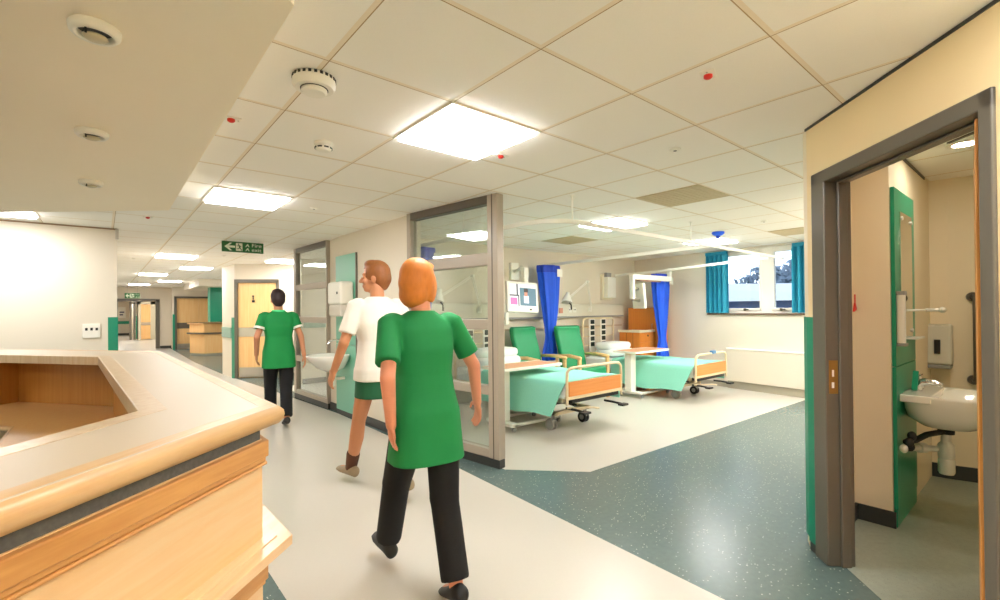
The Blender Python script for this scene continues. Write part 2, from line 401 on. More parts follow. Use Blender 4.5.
r, bx, L = screen('wall_glazed_far', (2.43, 6.60), (2.372, 7.90), .075, [(.075, .14), (.59, .68), (1.20, 1.29), (1.70, 1.79)], .03, .10)
# room behind the far screen
w = MB(); w.box(2.86, 7, 9.2, 9.3, 0, HC); obj('wall_sideroom', w, M_wall, kind='structure')
obj('baseboard_sideroom', MB().box(2.87, 6.9, 9.18, 9.2, 0, .1), M_skirt, kind='structure')
obj('trim_5', MB().box(2.90, 6, 9.175, 9.2, 1.06, 1.24), M_band, kind='structure')

# far door wall facing the camera, and the white return beside it
Pa, Pb = Vector((2.085, 11.0, 0)), Vector((4.3, 9.50, 0)); pd = (Pb-Pa).normalized(); pn = Vector((-pd.y, pd.x, 0))
def fp(t, off=0, z=0): q = Pa+pd*t+pn*off; q.z = z; return q
def fbox(mb, t0, t1, o0, o1, z0, z1): return mb.prism([fp(t0, o0), fp(t1, o0), fp(t1, o1), fp(t0, o1)], z0, z1)
w = MB(); fbox(w, 0, .045, 0, .15, 0, HC); fbox(w, .87, 2.6, 0, .15, 0, HC); fbox(w, .045, .87, 0, .15, 2.03, HC)
w.prism([(2.085, 11.0), (2.18, 11.12), (2.18, 12.0), (2.03, 12.0)], 0, HC)
obj('wall_far_door', w, M_wall, kind='structure')
sk = MB(); fbox(sk, .87, 2.5, -.012, 0, 0, .1); obj('baseboard_far', sk, M_skirt, kind='structure')
f = MB(); fbox(f, .0, .06, -.02, .12, 0, 2.05); fbox(f, .83, .885, -.02, .12, 0, 2.05); fbox(f, .0, .885, -.02, .12, 1.98, 2.05)
d1 = obj('door_1', f, M_frame, kind='structure', bevel=.004)
l = MB(); fbox(l, .06, .83, .03, .074, .01, 1.98); obj('leaf', l, M_door, d1)
kp = MB(); fbox(kp, .075, .815, .024, .03, .02, .22); obj('kick_plate', kp, M_steel, d1)
bp = MB(); fbox(bp, .065, .825, .022, .03, .86, 1.05); obj('push_band', bp, mat('door_band', (176, 170, 150), .4), d1)
sg = MB()
c = fp(.36, .02, 1.70); sg.cyl(c, c-pn*.006, .020, n=14); c = fp(.36, .02, 1.61); fbox(sg, .335, .385, .014, .03, 1.57, 1.62); fbox(sg, .35, .37, .014, .03, 1.63, 1.68)
obj('door_pictogram', sg, M_black, d1)
tag(obj('corner_guard', MB().prism([(2.045, 11.10), (2.075, 10.985), (2.105, 10.972), (2.10, 11.0)], .0, 1.26), M_green), 'green corner guard beside the far wooden door frame, left of the walking nurse in green', 'corner guard')
tag(obj('bump_rail', MB().prism([(2.028, 11.12), (2.012, 11.98), (2.03, 11.99), (2.06, 11.12)], .83, 1.05), M_band, bevel=.008), 'pale green wall protection band on the narrow white wall left of the far wooden door', 'wall rail')

# end of the corridor
w = MB(); w.box(.13, .40, 22.5, 22.7, 0, HC); w.box(1.60, 2.1, 22.5, 22.7, 0, HC); w.box(.40, 1.60, 22.5, 22.7, 1.88, HC)
w.box(2.06, 2.16, 21.6, 22.7, 0, HC)
obj('wall_corridor_end', w, M_wall, kind='structure')
obj('wall_beyond', MB().box(.13, 1.40, 38, 38.2, 0, HC).box(2.40, 2.6, 22.7, 45, 0, HC).box(.13, 2.6, 44.8, 45, 0, HC).box(1.305, 1.36, 31.2, 38, 0, HC).box(2.13, 2.4, 31, 31.2, 0, HC).box(1.44, 2.13, 31.0, 31.2, 1.98, HC), M_wall, kind='structure')
f = MB(); f.box(.34, .42, 22.44, 22.72, 0, 1.88); f.box(1.56, 1.68, 22.44, 22.72, 0, 1.88); f.box(.34, 1.68, 22.44, 22.72, 1.82, 1.92)
obj('door_2', f, M_frame, kind='structure')
f = MB(); f.box(1.40, 1.52, 30.95, 31.15, 0, 2.0); f.box(1.93, 2.13, 30.95, 31.15, 0, 2.0); f.box(1.40, 2.13, 30.95, 31.15, 1.85, 2.0)
d3 = obj('door_3', f, mat('light_frame', (206, 200, 178), .4), kind='structure'); obj('leaf', MB().box(1.52, 1.93, 31.02, 31.07, .02, 1.85), M_door, d3)
obj('push_band', MB().box(1.53, 1.92, 31.0, 31.02, .75, .9), M_alu, d3)
f = MB()
for x in (1.06, 1.22): f.box(x, x+.09, 31.2, 31.35, 0, 1.95)
f.box(1.06, 1.31, 31.2, 31.35, 1.88, 1.96)
obj('door_4', f, mat('grey_frame', (126, 120, 108), .4), kind='structure')
obj('baseboard_end', MB().box(1.69, 2.05, 22.485, 22.5, 0, .10), M_skirt, kind='structure')
obj('baseboard_beyond', MB().box(.14, 1.27, 37.98, 38, 0, .14), M_skirt, kind='structure')
tag(obj('wall_notice', MB().box(.72, 1.10, 37.98, 38, 1.10, 1.78).m(1).box(.80, 1.03, 37.97, 37.98, 1.42, 1.50).box(.80, .97, 37.97, 37.98, 1.26, 1.34), [M_white, mat('notice_ink', (70, 70, 110), .6)]), 'white paper notice on the wall beyond the open doors at the corridor end', 'notice')
tag(obj('bump_rail', MB().box(.14, 1.27, 37.94, 38, .72, .90), M_green), 'green wall rail under the white notice beyond the corridor end doors', 'wall rail')
tag(obj('corner_guard', MB().box(1.31, 1.35, 30.9, 30.96, .05, 1.25), M_green), 'thin green corner guard beyond the open doors at the corridor end', 'corner guard')
# alcove with wood doors behind the far desk
w = MB(); w.box(2.0, 2.1, 21.5, 21.65, 0, HC); w.box(2.1, 4.4, 21.5, 21.65, 1.95, HC); w.box(3.6, 4.4, 21.5, 21.65, 0, 1.95); w.box(4.3, 4.4, 11.9, 21.6, 0, HC); w.box(2.18, 4.4, 11.9, 12.0, 0, HC)
obj('wall_alcove', w, M_wall, kind='structure')
f = MB(); f.box(2.05, 2.13, 21.42, 21.6, 0, 1.99); f.box(3.55, 3.63, 21.42, 21.6, 0, 1.99); f.box(2.05, 3.63, 21.42, 21.6, 1.93, 2.0)
d5 = obj('door_5', f, M_frame, kind='structure')
for x0, x1 in ((2.13, 2.84), (2.845, 3.55)):
    lf = obj('leaf', MB().box(x0, x1, 21.5, 21.55, .01, 1.93), M_door, d5)
    obj('push_band', MB().box(x0+.01, x1-.01, 21.49, 21.5, .78, 1.0), M_frame, lf)
    obj('kick_plate', MB().box(x0+.01, x1-.01, 21.49, 21.5, .02, .2), M_steel, lf)
tag(obj('corner_guard', MB().box(2.0, 2.07, 21.41, 21.45, 0, 1.32), M_green), 'green corner guard beside the wooden double doors behind the far reception desk', 'corner guard')
obj('ceiling_desk_bulkhead', MB().box(2.15, 4.3, 16.2, 19.6, 2.16, HC-.001), M_wall, kind='structure')
tag(obj('green_panel', MB().prism([(2.56, 17.05), (2.56, 17.5), (3.1, 17.5), (3.1, 17.05)], 1.08, 2.1598), M_green), 'tall green panel standing above the far reception desk', 'panel')

# ================================================================== FIXTURES ON WALLS
r = thing('corner_guard', 'tall green corner guard at the left edge of the toilet doorway', 'corner guard', (3.03, .90, 0))
g = MB(); dbox(g, 2.735, 2.797, N0-.007, N0, .05, 1.305); g.prism([(3.046, .911), (3.036, .905), (3.13, .948), (3.13, .962)], .05, 1.305)
obj('guard_strip', g, M_green, r)
g = MB(); dbox(g, 2.735, 2.794, N0-.004, N0, 0, .05); obj('base_strip', g, M_skirt, r)
tag(obj('corner_guard', MB().box(.045, .137, 7.183, 7.195, .10, 1.32), M_green, bevel=.003), 'green corner guard on the right edge of the pale wall behind the reception counter', 'corner guard')
r = thing('wall_socket', 'white triple socket plate on the pale wall behind the reception counter', 'socket', (-.10, 7.18, 1.16))
obj('plate', MB().box(-.18, -.025, 7.172, 7.19, 1.085, 1.245), M_white, r, bevel=.004)
for x in (-.145, -.10, -.055): obj('socket_hole', MB().box(x-.011, x+.011, 7.169, 7.172, 1.17, 1.20), M_black, r)
tag(obj('ceiling_bracket', MB().box(.115, .145, 7.15, 7.19, 2.24, 2.35).box(.115, .145, 7.13, 7.19, 2.335, 2.355), M_steel, bevel=.003), 'small dark metal bracket at the top right corner of the pale left wall', 'bracket')

# toilet doorway frame (door_6): jambs, head, strike plate, open leaf seen edge-on
f = MB(); dbox(f, 2.615, 2.729, N0-.014, N0+.125, 0, 2.085); dbox(f, 1.685, 1.737, N0-.014, N0+.125, 0, 2.085); dbox(f, 1.685, 2.729, N0-.014, N0+.125, 2.02, 2.085)
dbox(f, 2.60, 2.615, N0+.05, N0+.10, 0, 2.02); dbox(f, 1.737, 2.60, N0+.05, N0+.10, 2.005, 2.02)
d6 = obj('door_6', f, M_frame, kind='structure', bevel=.006)
sp = MB(); dbox(sp, 2.6135, 2.615, N0+.003, N0+.047, .905, 1.08); st = obj('strike_plate', sp, M_brass, d6)
q = MB(); dbox(q, 2.6125, 2.6137, N0+.016, N0+.028, .935, .965); dbox(q, 2.6125, 2.6137, N0+.018, N0+.028, .995, 1.03); obj('strike_slot', q, M_white, st)
H0 = dg(1.772, N0+.008); ld = (dg(.765, .644)).normalized(); ln = dg(-.644, .765).normalized()
lf = MB(); lf.prism([H0, H0+ld*.85, H0+ld*.85+ln*.044, H0+ln*.044], .01, 2.01); lo = obj('leaf', lf, M_doore, d6, bevel=.002)
h = MB(); hp = H0+ld*.78-ln*.0
tag(obj('door_closer_track', dbox(MB(), 1.80, 2.0, N0+.10, N0+.113, 2.0, 2.005), M_darkalu), 'dark closer plate under the head of the toilet door frame', 'door closer')

# green duct panel with basin in the toilet
r = thing('duct_panel', 'green laminate duct panel behind the toilet wash basin', 'panel', (4.0, .66, 0))
obj('panel', MB().box(3.725, 4.33, .648, .668, .11, .985).box(3.725, 4.33, .648, .668, .99, 2.10), M_ips, r, bevel=.002)
obj('plinth', MB().box(3.73, 4.33, .652, .669, 0, .105), M_ips, r)
r = thing('wall_mirror', 'tall narrow mirror fixed on the green toilet panel', 'mirror', (4.03, .64, 1.55))
obj('mirror_glass', MB().box(3.85, 4.20, .640, .6475, 1.16, 1.96), mat('mirror', (235, 232, 220), .02, 1), r)
for x in (3.88, 4.17):
    for z in (1.20, 1.92): obj('mirror_clip', MB().cyl((x, .640, z), (x, .632, z), .012, n=14), M_white, r)
r = thing('towel_dispenser', 'white paper towel holder on the green toilet panel in front of the mirror', 'dispenser', (3.80, .60, 1.12))
obj('body', MB().box(3.735, 3.775, .605, .648, 1.13, 1.44), M_white, r, bevel=.012)
for a, z0, z1 in ((.605, 1.43, 1.455), (.60, 1.115, 1.135)): obj('mount', MB().box(3.735, 3.80, a, .648, z0, z1), M_grey, r, bevel=.004)
r = thing('glass_shelf', 'short white peg shelf on the green toilet panel under the mirror', 'shelf', (4.1, .6, 1.33))
obj('shelf_rail', MB().tube([(3.86, .647, 1.335), (3.86, .585, 1.335), (4.26, .585, 1.335), (4.26, .647, 1.335)], .007), M_white, r, smooth=True)
obj('shelf_peg', MB().cyl((4.26, .585, 1.335), (4.27, .50, 1.335), .011), M_white, r, smooth=True)
obj('lower_peg', MB().box(4.02, 4.24, .585, .648, 1.145, 1.157), M_white, r, bevel=.003)
obj('peg_knob', MB().ell((4.27, .50, 1.335), .02, .02, .02), M_white, r, smooth=True)
# paper dispenser on the toilet back wall
r = thing('paper_dispenser', 'grey white paper towel dispenser on the toilet back wall above the basin', 'dispenser', (5.02, .61, .9))
def tb(u, off, z):                            # u along the back wall from its left end, off into the room
    a = Vector((5.094, .735, 0)); b = Vector((5.10, .50, 0)); d = (b-a).normalized(); n = Vector((d.y, -d.x, 0))
    if n.x > 0: n = -n
    q = a+d*u+n*off; q.z = z; return q
def tbx(mb, u0, u1, o0, o1, z0, z1, o1b=None):
    o1b = o1 if o1b is None else o1b
    vs = [tb(u0, o0, z0), tb(u1, o0, z0), tb(u1, o1b, z0), tb(u0, o1b, z0), tb(u0, o0, z1), tb(u1, o0, z1), tb(u1, o1, z1), tb(u0, o1, z1)]
    return mb.add(vs, [(3,2,1,0),(4,5,6,7),(0,1,5,4),(1,2,6,5),(2,3,7,6),(3,0,4,7)])
obj('cover', tbx(MB(), 0, .20, .0, .10, .905, 1.22, .15), mat('dispenser_grey', (206, 204, 190), .35), r, bevel=.02, seg=3)
obj('tray', tbx(MB(), .005, .195, .0, .14, .875, .905), M_grey, r, bevel=.008)
obj('window', tbx(MB(), .10, .135, .08, .1445, .99, 1.10, .149), M_black, r)
obj('lock', tbx(MB(), .10, .14, .08, .10, 1.2, 1.213), M_steel, r)
# grab rail on the angled end wall
r = thing('grab_rail', 'dark vertical grab rail on the toilet end wall beside the door edge', 'grab rail', (5.13, .37, .8))
obj('rail', MB().tube([(5.135, .43, 1.43), (5.07, .411, 1.43), (5.06, .408, 1.40), (5.06, .408, .82), (5.07, .411, .79), (5.135, .43, .79)], .017), M_darkalu, r, smooth=True)
for z in (1.43, .79): obj('flange', MB().cyl((5.139, .433, z), (5.119, .427, z), .036), M_darkalu, r, smooth=50)
# wash basin
r = thing('wash_basin', 'white wall-hung wash basin on the green toilet panel', 'basin', (4.08, .42, .5))
def basin_ring(z, sx, sy, cy, n=40, back=.645):
    out = []
    for i in range(n):
        t = 2*PI*i/n; x = math.cos(t); y = math.sin(t)
        x = abs(x)**.8*(1 if x > 0 else -1); y = abs(y)**.8*(1 if y > 0 else -1)
        out.append(Vector((4.06+sx*x, min(back, cy+sy*y), z)))
    return out
rs = [basin_ring(.595, .07, .07, .46), basin_ring(.61, .16, .13, .45), basin_ring(.66, .23, .21, .44), basin_ring(.72, .265, .255, .42), basin_ring(.80, .28, .285, .40),
      basin_ring(.815, .28, .285, .40), basin_ring(.812, .262, .265, .395), basin_ring(.80, .235, .20, .35), basin_ring(.74, .20, .165, .355), basin_ring(.685, .12, .10, .37), basin_ring(.68, .02, .02, .38)]
obj('bowl', MB().rings(rs), M_cer, r, smooth=True)
obj('deck', MB().box(3.783, 4.337, .50, .646, .770, .8152), M_cer, r, bevel=.008, seg=3)
tp = MB(); tp.cyl((4.02, .595, .815), (4.02, .595, .85), .024); tp.tube([(4.02, .595, .85), (4.02, .57, .875), (4.02, .51, .875), (4.02, .475, .862)], [.022, .022, .018, .015], n=12)
t_ = obj('tap', tp, M_chrome, r, smooth=60)
lv = MB(); lv.obox((3.985, .60, .885), .012, .03, .13, Matrix.Rotation(math.radians(28), 3, 'Y')); obj('tap_lever', lv, M_ips, t_, bevel=.003)
tp = MB(); tp.cyl((4.13, .60, .815), (4.13, .60, .85), .022); tp.tube([(4.13, .60, .85), (4.13, .575, .87), (4.13, .52, .868)], [.02, .02, .014], n=12)
t2 = obj('tap', tp, M_chrome, r, smooth=60); obj('tap_lever', MB().cyl((4.13, .60, .868), (4.13, .60, .90), .02, .014).obox((4.16, .60, .905), .07, .014, .01), M_chrome, t2, smooth=40)
tr_ = MB(); tr_.cyl((4.17, .48, .60), (4.17, .48, .54), .024); tr_.lathe([(0, 0), (.036, 0), (.042, .015), (.042, .09), (.036, .10), (.042, .11), (.042, .19), (.032, .20), (.026, .21), (.026, .27), (0, .27)], (4.17, .48, .275), n=28)
tr_.tube([(4.17, .50, .43), (4.14, .55, .43), (4.05, .60, .44), (3.98, .640, .445)], .019); tr_.cyl((4.10, .575, .436), (4.06, .60, .44), .032)
obj('trap', tr_, M_white, r, smooth=45)
pp = MB(); pp.tube([(3.80, .62, .52), (3.90, .59, .52), (4.0, .55, .545), (4.17, .48, .55)], .018); pp.cyl((4.17, .48, .535), (4.17, .48, .565), .042)
for q in ((3.80, .605, .52), (3.86, .60, .55), (3.83, .605, .49)): pp.ell(q, .024, .024, .030)
obj('pipework', pp, M_dark, r, smooth=True)
obj('valve_cap', MB().ell((3.765, .625, .485), .022, .022, .026), M_white, r, smooth=True)
# pull cord
r = thing('pull_cord', 'red emergency pull cord on the cream wall inside the toilet doorway', 'pull cord', (3.66, .84, 1.35))
obj('cord', MB().tube([(3.665, .838, 1.44), (3.665, .838, 1.36)], .004, 6), M_red, r)
obj('bangle', MB().add([(3.64, .835, 1.33), (3.70, .835, 1.345), (3.67, .835, 1.385), (3.64, .845, 1.33), (3.70, .845, 1.345), (3.67, .845, 1.385)], [(0,1,2),(3,5,4),(0,3,4,1),(1,4,5,2),(2,5,3,0)]), M_red, r)

# corridor hand-wash station
r = thing('duct_panel', 'pale green laminate duct panel on the corridor wall behind the wash basin', 'panel', (2.42, 6.0, 0))
def cw(y): return 2.449 - (y-4.36)*(.024/1.94)
def cbox(mb, y0, y1, o0, o1, z0, z1): return mb.prism([(cw(y0)-o0, y0), (cw(y1)-o0, y1), (cw(y1)-o1, y1), (cw(y0)-o1, y0)], z0, z1)
obj('panel', cbox(cbox(MB(), 5.66, 6.29, 0, .02, .06, .93), 5.66, 6.29, 0, .02, .935, 2.10), M_ipsl, r, bevel=.002)
obj('edge_strip', cbox(MB(), 5.64, 5.66, 0, .022, .06, 2.10), M_frame, r)
r = thing('towel_dispenser', 'white paper towel dispenser on the pale green corridor panel', 'dispenser', (2.36, 6.0, 1.3))
obj('cover', cbox(MB(), 5.70, 6.12, .022, .20, 1.45, 1.74), M_white, r, bevel=.03, seg=3)
obj('tray', cbox(MB(), 5.72, 6.10, .022, .19, 1.30, 1.45), mat('tray_grey', (214, 208, 196), .4), r, bevel=.02)
obj('lock', cbox(MB(), 5.78, 5.81, .20, .205, 1.58, 1.61), M_black, r)
r = thing('wash_basin', 'white wash basin projecting from the pale green corridor panel', 'basin', (2.2, 6.0, .6))
def b2(z, sx, sy, cx, n=36):
    out = []
    for i in range(n):
        t = 2*PI*i/n; out.append(Vector((min(2.405, cx+sx*math.cos(t)), 6.0+sy*math.sin(t), z)))
    return out
obj('bowl', MB().rings([b2(.60, .08, .09, 2.24), b2(.65, .17, .2, 2.22), b2(.74, .24, .26, 2.20), b2(.80, .27, .29, 2.19), b2(.815, .27, .29, 2.19), b2(.81, .25, .27, 2.19), b2(.74, .19, .21, 2.16), b2(.68, .06, .07, 2.18)]), M_cer, r, smooth=True)
tp = MB(); tp.tube([(2.404, 5.98, 1.0), (2.34, 5.98, 1.0), (2.26, 5.98, 1.0), (2.20, 5.98, .985), (2.18, 5.98, .95)], .012); tp.cyl((2.404, 5.98, 1.0), (2.385, 5.98, 1.0), .03)
obj('spout', tp, M_chrome, r, smooth=60)
obj('tap', MB().cyl((2.404, 5.86, 1.10), (2.35, 5.86, 1.10), .045).cyl((2.35, 5.86, 1.10), (2.31, 5.86, 1.10), .02).tube([(2.31, 5.86, 1.10), (2.31, 5.80, 1.06)], .01), M_chrome, r, smooth=50)
obj('trap', MB().cyl((2.25, 6.0, .60), (2.25, 6.0, .42), .03).tube([(2.25, 6, .5), (2.40, 6, .5)], .02), M_white, r, smooth=50)

# ================================================================== CEILING FITTINGS
def light_panel(x, y, label, w=.59, l=.59):
    r = thing('ceiling_light', label, 'ceiling light', (x, y, HC), 'recessed ceiling light panels')
    f = MB()
    for a in ((-.3, .3, -.3, -.278), (-.3, .3, .278, .3), (-.3, -.278, -.278, .278), (.278, .3, -.278, .278)):
        f.box(a[0], a[1], a[2], a[3], -.010, -.0005)
    obj('frame', f, M_white, r, local=True)
    obj('diffuser', MB().box(-.278, .278, -.278, .278, -.026, -.0008), M_emit, r, local=True)
    return r
GX, GY = 1.2885, 1.2709
def gc(i, j): return GX+.6*i+.3, GY+.6*j+.3
lp = light_panel(*gc(0, 1), 'large bright square ceiling light nearest the camera, in the corridor ceiling')
for (x, y), lab in (
    ((.978, 4.61), 'bright ceiling light between the lowered ceiling and the glazed screen'),
    ((-.80, 6.50), 'ceiling light at the left picture edge above the pale left wall'),
    (gc(-1, 14), 'ceiling light directly left of the hanging green fire exit sign in the corridor'),
    (gc(0, 18), 'ceiling light just below the fire exit sign in the far corridor'),
    ((.98, 14.9), 'third light along the left row of the far corridor ceiling'),
    (gc(0, 27), 'farther light of the right row in the far corridor ceiling'),
    ((.95, 20.3), 'farthest ceiling light on the left of the corridor end'),
    ((2.72, 9.75), 'ceiling light above the far wooden door beside the green sign'),
    (gc(5, 3), 'ceiling light over the nearer hospital bed in the bay'),
    (gc(9, 3), 'ceiling light over the farther hospital bed near the window'),
): copy_thing(lp, (x, y, HC), lab)
# added panels out of view, put in to brighten bay, reception and corridor
for x, y in ((gc(0, -3)), (-.6, -1.0), (-2.6, 4.2), (-2.6, 1.6), (5.68, 1.265), (6.45, 1.27), (7.4, 1.27), (4.4, 8.0), (3.3, 15.0), (1.0, 24.2), (.75, 28.0), (.75, 34.5), (1.9, 29.2)):
    if x == -2.6 or (x, y) == (-.6, -1.0):
        copy_thing(lp, (x, y, 2.2), 'added unseen fill light in the lowered ceiling over the reception area')
    else: copy_thing(lp, (x, y, HC), 'added unseen fill light in the neighbouring ceiling tiles')

def grille(i, j, label):
    r = thing('ceiling_grille', label, 'ceiling grille', (*gc(i, j), HC), 'tan perforated ceiling grilles')
    g = MB(); g.box(-.29, .29, -.29, .29, -.006, -.0005)
    for k in range(12): g.box(-.27, .27, -.27+.047*k, -.25+.047*k, -.009, -.006)
    obj('face', g, mat('grille_tan', (196, 182, 148), .6), r, local=True); return r
grille(4, 1, 'tan square ceiling grille between the toilet corner and the bay lights')
grille(6, 5, 'tan square ceiling grille above the bed curtains near the back wall')
grille(9, 1, 'tan square ceiling grille near the window beside the toilet corner')
# air valves in the lowered ceiling
av = thing('air_valve', 'large round white air valve in the lowered ceiling, nearest the camera', 'air valve', (-.015, 1.81, 2.2), 'round air valves in the lowered ceiling')
obj('ring', MB().lathe([(.058, 0), (.062, -.006), (.060, -.022), (.052, -.030), (.044, -.028), (.041, -.012), (.040, 0)], (0, 0, -.0005), n=40), M_white, av, smooth=True, local=True)
obj('disc', MB().lathe([(0, 0), (.029, 0), (.031, -.004), (.020, -.010), (0, -.012)], (0, 0, -.030), n=32), mat('valve_disc', (200, 190, 160), .4), av, smooth=True, local=True)
obj('throat', MB().lathe([(0, 0), (.041, 0), (.041, -.002), (0, -.002)], (0, 0, -.010)), M_black, av, local=True)
obj('pin', MB().cyl((-.02, -.045, -.03), (-.02, -.045, -.045), .003, n=8), M_black, av, local=True)
copy_thing(av, (-.036, 2.857, 2.2), 'middle round white air valve of the three in the lowered ceiling')
copy_thing(av, (-.055, 3.938, 2.2), 'farthest round white air valve of the three in the lowered ceiling')
# alarm sounder and smoke detector
r = thing('alarm_sounder', 'large round white ribbed alarm sounder on the ceiling beside the lowered ceiling', 'alarm', (.70, 2.06, HC))
b_ = MB(); b_.lathe([(0, -.0005), (.085, -.0005), (.088, -.012), (.088, -.035), (.078, -.048), (0, -.05)], (0, 0, 0), n=40)
b_.m(1)
for k in range(24):
    a = 2*PI*k/24; b_.obox((.0875*math.cos(a), .0875*math.sin(a), -.008), .004, .012, .012, Matrix.Rotation(a, 3, 'Z'))
obj('body', b_, [M_white, M_dark], r, smooth=40, local=True)
obj('cap', MB().lathe([(0, -.048), (.052, -.048), (.054, -.058), (.045, -.068), (0, -.071)], (0, 0, 0), n=36), M_white, r, smooth=40, local=True)
obj('cap_shadow_ring', MB().lathe([(.05, -.047), (.057, -.047), (.057, -.051), (.05, -.051)], (0, 0, 0), n=36), M_dark, r, smooth=40, local=True)
r = thing('smoke_detector', 'white smoke detector with dark slots on the ceiling near the big light panel', 'smoke detector', (1.01, 2.82, HC))
obj('base', MB().lathe([(0, -.0005), (.055, -.0005), (.055, -.012), (.048, -.018), (0, -.018)], (0, 0, 0)), M_white, r, smooth=40, local=True)
obj('head', MB().lathe([(0, -.018), (.045, -.018), (.048, -.035), (.036, -.048), (0, -.052)], (0, 0, 0)), M_white, r, smooth=40, local=True)
for k in range(8):
    a = 2*PI*k/8
    obj('vent_slot', MB().obox((.0445*math.cos(a), .0445*math.sin(a), -.033), .010, .026, .008, Matrix.Rotation(a, 3, 'Z')), M_black, r, local=True)
# red call indicators
ri = thing('call_indicator', 'red call indicator on a white plate at the edge of the lowered ceiling', 'indicator', (.511, 2.754, HC), 'red call indicator lamps on white plates')
obj('plate', MB().box(-.045, .045, -.03, .03, -.006, -.0005), M_white, ri, bevel=.002, local=True)
obj('lens', MB().lathe([(0, -.006), (.018, -.006), (.018, -.016), (.010, -.022), (0, -.023)], (0, 0, 0), n=20), M_red, ri, smooth=50, local=True)
for x in (-.033, .033): obj('screw', MB().cyl((x, 0, -.006), (x, 0, -.009), .004, n=10), M_steel, ri, local=True)
copy_thing(ri, (1.994, .963, HC), 'red call indicator on a white ceiling plate nearest the toilet doorway', rot=.3)
copy_thing(ri, (1.98, 2.326, HC), 'red call indicator on the ceiling right of the big light panel', rot=.2)
copy_thing(ri, (.36, 6.1, HC), 'tiny red call indicator on the ceiling above the pale left wall corner')
# small round sensors
ps = thing('ceiling_sensor', 'small round white sensor with dark centre on the ceiling left of the toilet corner', 'sensor', (2.766, 1.553, HC), 'small round ceiling sensors')
obj('ring', MB().lathe([(.012, -.0005), (.035, -.0005), (.035, -.006), (.022, -.012), (.012, -.012)], (0, 0, 0), n=28), M_white, ps, smooth=40, local=True)
obj('lens', MB().lathe([(0, -.004), (.013, -.004), (.011, -.012), (0, -.016)], (0, 0, 0), n=20), M_black, ps, smooth=50, local=True)
copy_thing(ps, (1.568, 4.645, HC), 'small round sensor on the corridor ceiling in front of the glazed screen')
copy_thing(ps, (5.865, 2.195, HC), 'small round sensor on the bay ceiling near the window')
copy_thing(ps, (.42, 10.8, HC), 'small dark sensor on the far corridor ceiling left of the light row')
copy_thing(ps, (.889, 13.2, HC), 'small dark sensor on the far corridor ceiling between the light rows')
copy_thing(ps, (1.62, 9.4, HC), 'small dark sensor on the ceiling just under the fire exit sign')
r = thing('ceiling_pendant', 'small blue cone fitting hanging below the bay ceiling near the window', 'sensor', (6.21, 2.89, HC))
obj('cup', MB().lathe([(0, 0), (.075, 0), (.078, -.02), (.05, -.045), (0, -.05)], (0, 0, -.0005)), M_blue, r, smooth=40, local=True)
obj('nozzle', MB().lathe([(0, -.048), (.03, -.048), (.022, -.085), (0, -.09)], (0, 0, 0)), M_navy, r, smooth=40, local=True)
r = thing('downlight', 'round recessed downlight in the toilet ceiling', 'downlight', (4.09, .37, HC))
obj('bezel', MB().lathe([(.055, -.0005), (.085, -.0005), (.085, -.008), (.055, -.006)], (0, 0, 0)), M_white, r, smooth=40, local=True)
obj('lens', MB().lathe([(0, -.001), (.056, -.001), (.056, -.004), (0, -.004)], (0, 0, 0)), M_spot, r, local=True)

copy_thing(r, (3.30, .15, HC), 'added unseen downlight brightening the toilet, hidden behind the door head')  # extra lamp out of view, added to light the pier wall
# exit signs
def pict(mb, P, x, z, s):
    """running figure through a door, s = height"""
    mb.m(1)
    def rect(x0, x1, z0, z1): mb.add([P(x0, z0), P(x1, z0), P(x1, z1), P(x0, z1)], [(0, 1, 2, 3)])
    rect(x, x+s*.75, z, z+s); mb.m(0)
    def quad(pts): mb.add([P(x+a*s, z+b*s, 1) for a, b in pts], [tuple(range(len(pts)))])
    quad([(.30+.07*math.cos(k*PI/5), .86+.07*math.sin(k*PI/5)) for k in range(10)])
    quad([(.30, .78), (.46, .72), (.52, .42), (.38, .40)])
    quad([(.38, .42), (.50, .44), (.66, .20), (.70, .04), (.60, .03), (.56, .17)])
    quad([(.38, .46), (.46, .38), (.30, .22), (.10, .22), (.10, .30), (.27, .30)])
    quad([(.30, .78), (.36, .70), (.22, .58), (.08, .64), (.10, .70), (.22, .66)])
    quad([(.46, .72), (.50, .64), (.64, .54), (.62, .48), (.46, .58)])
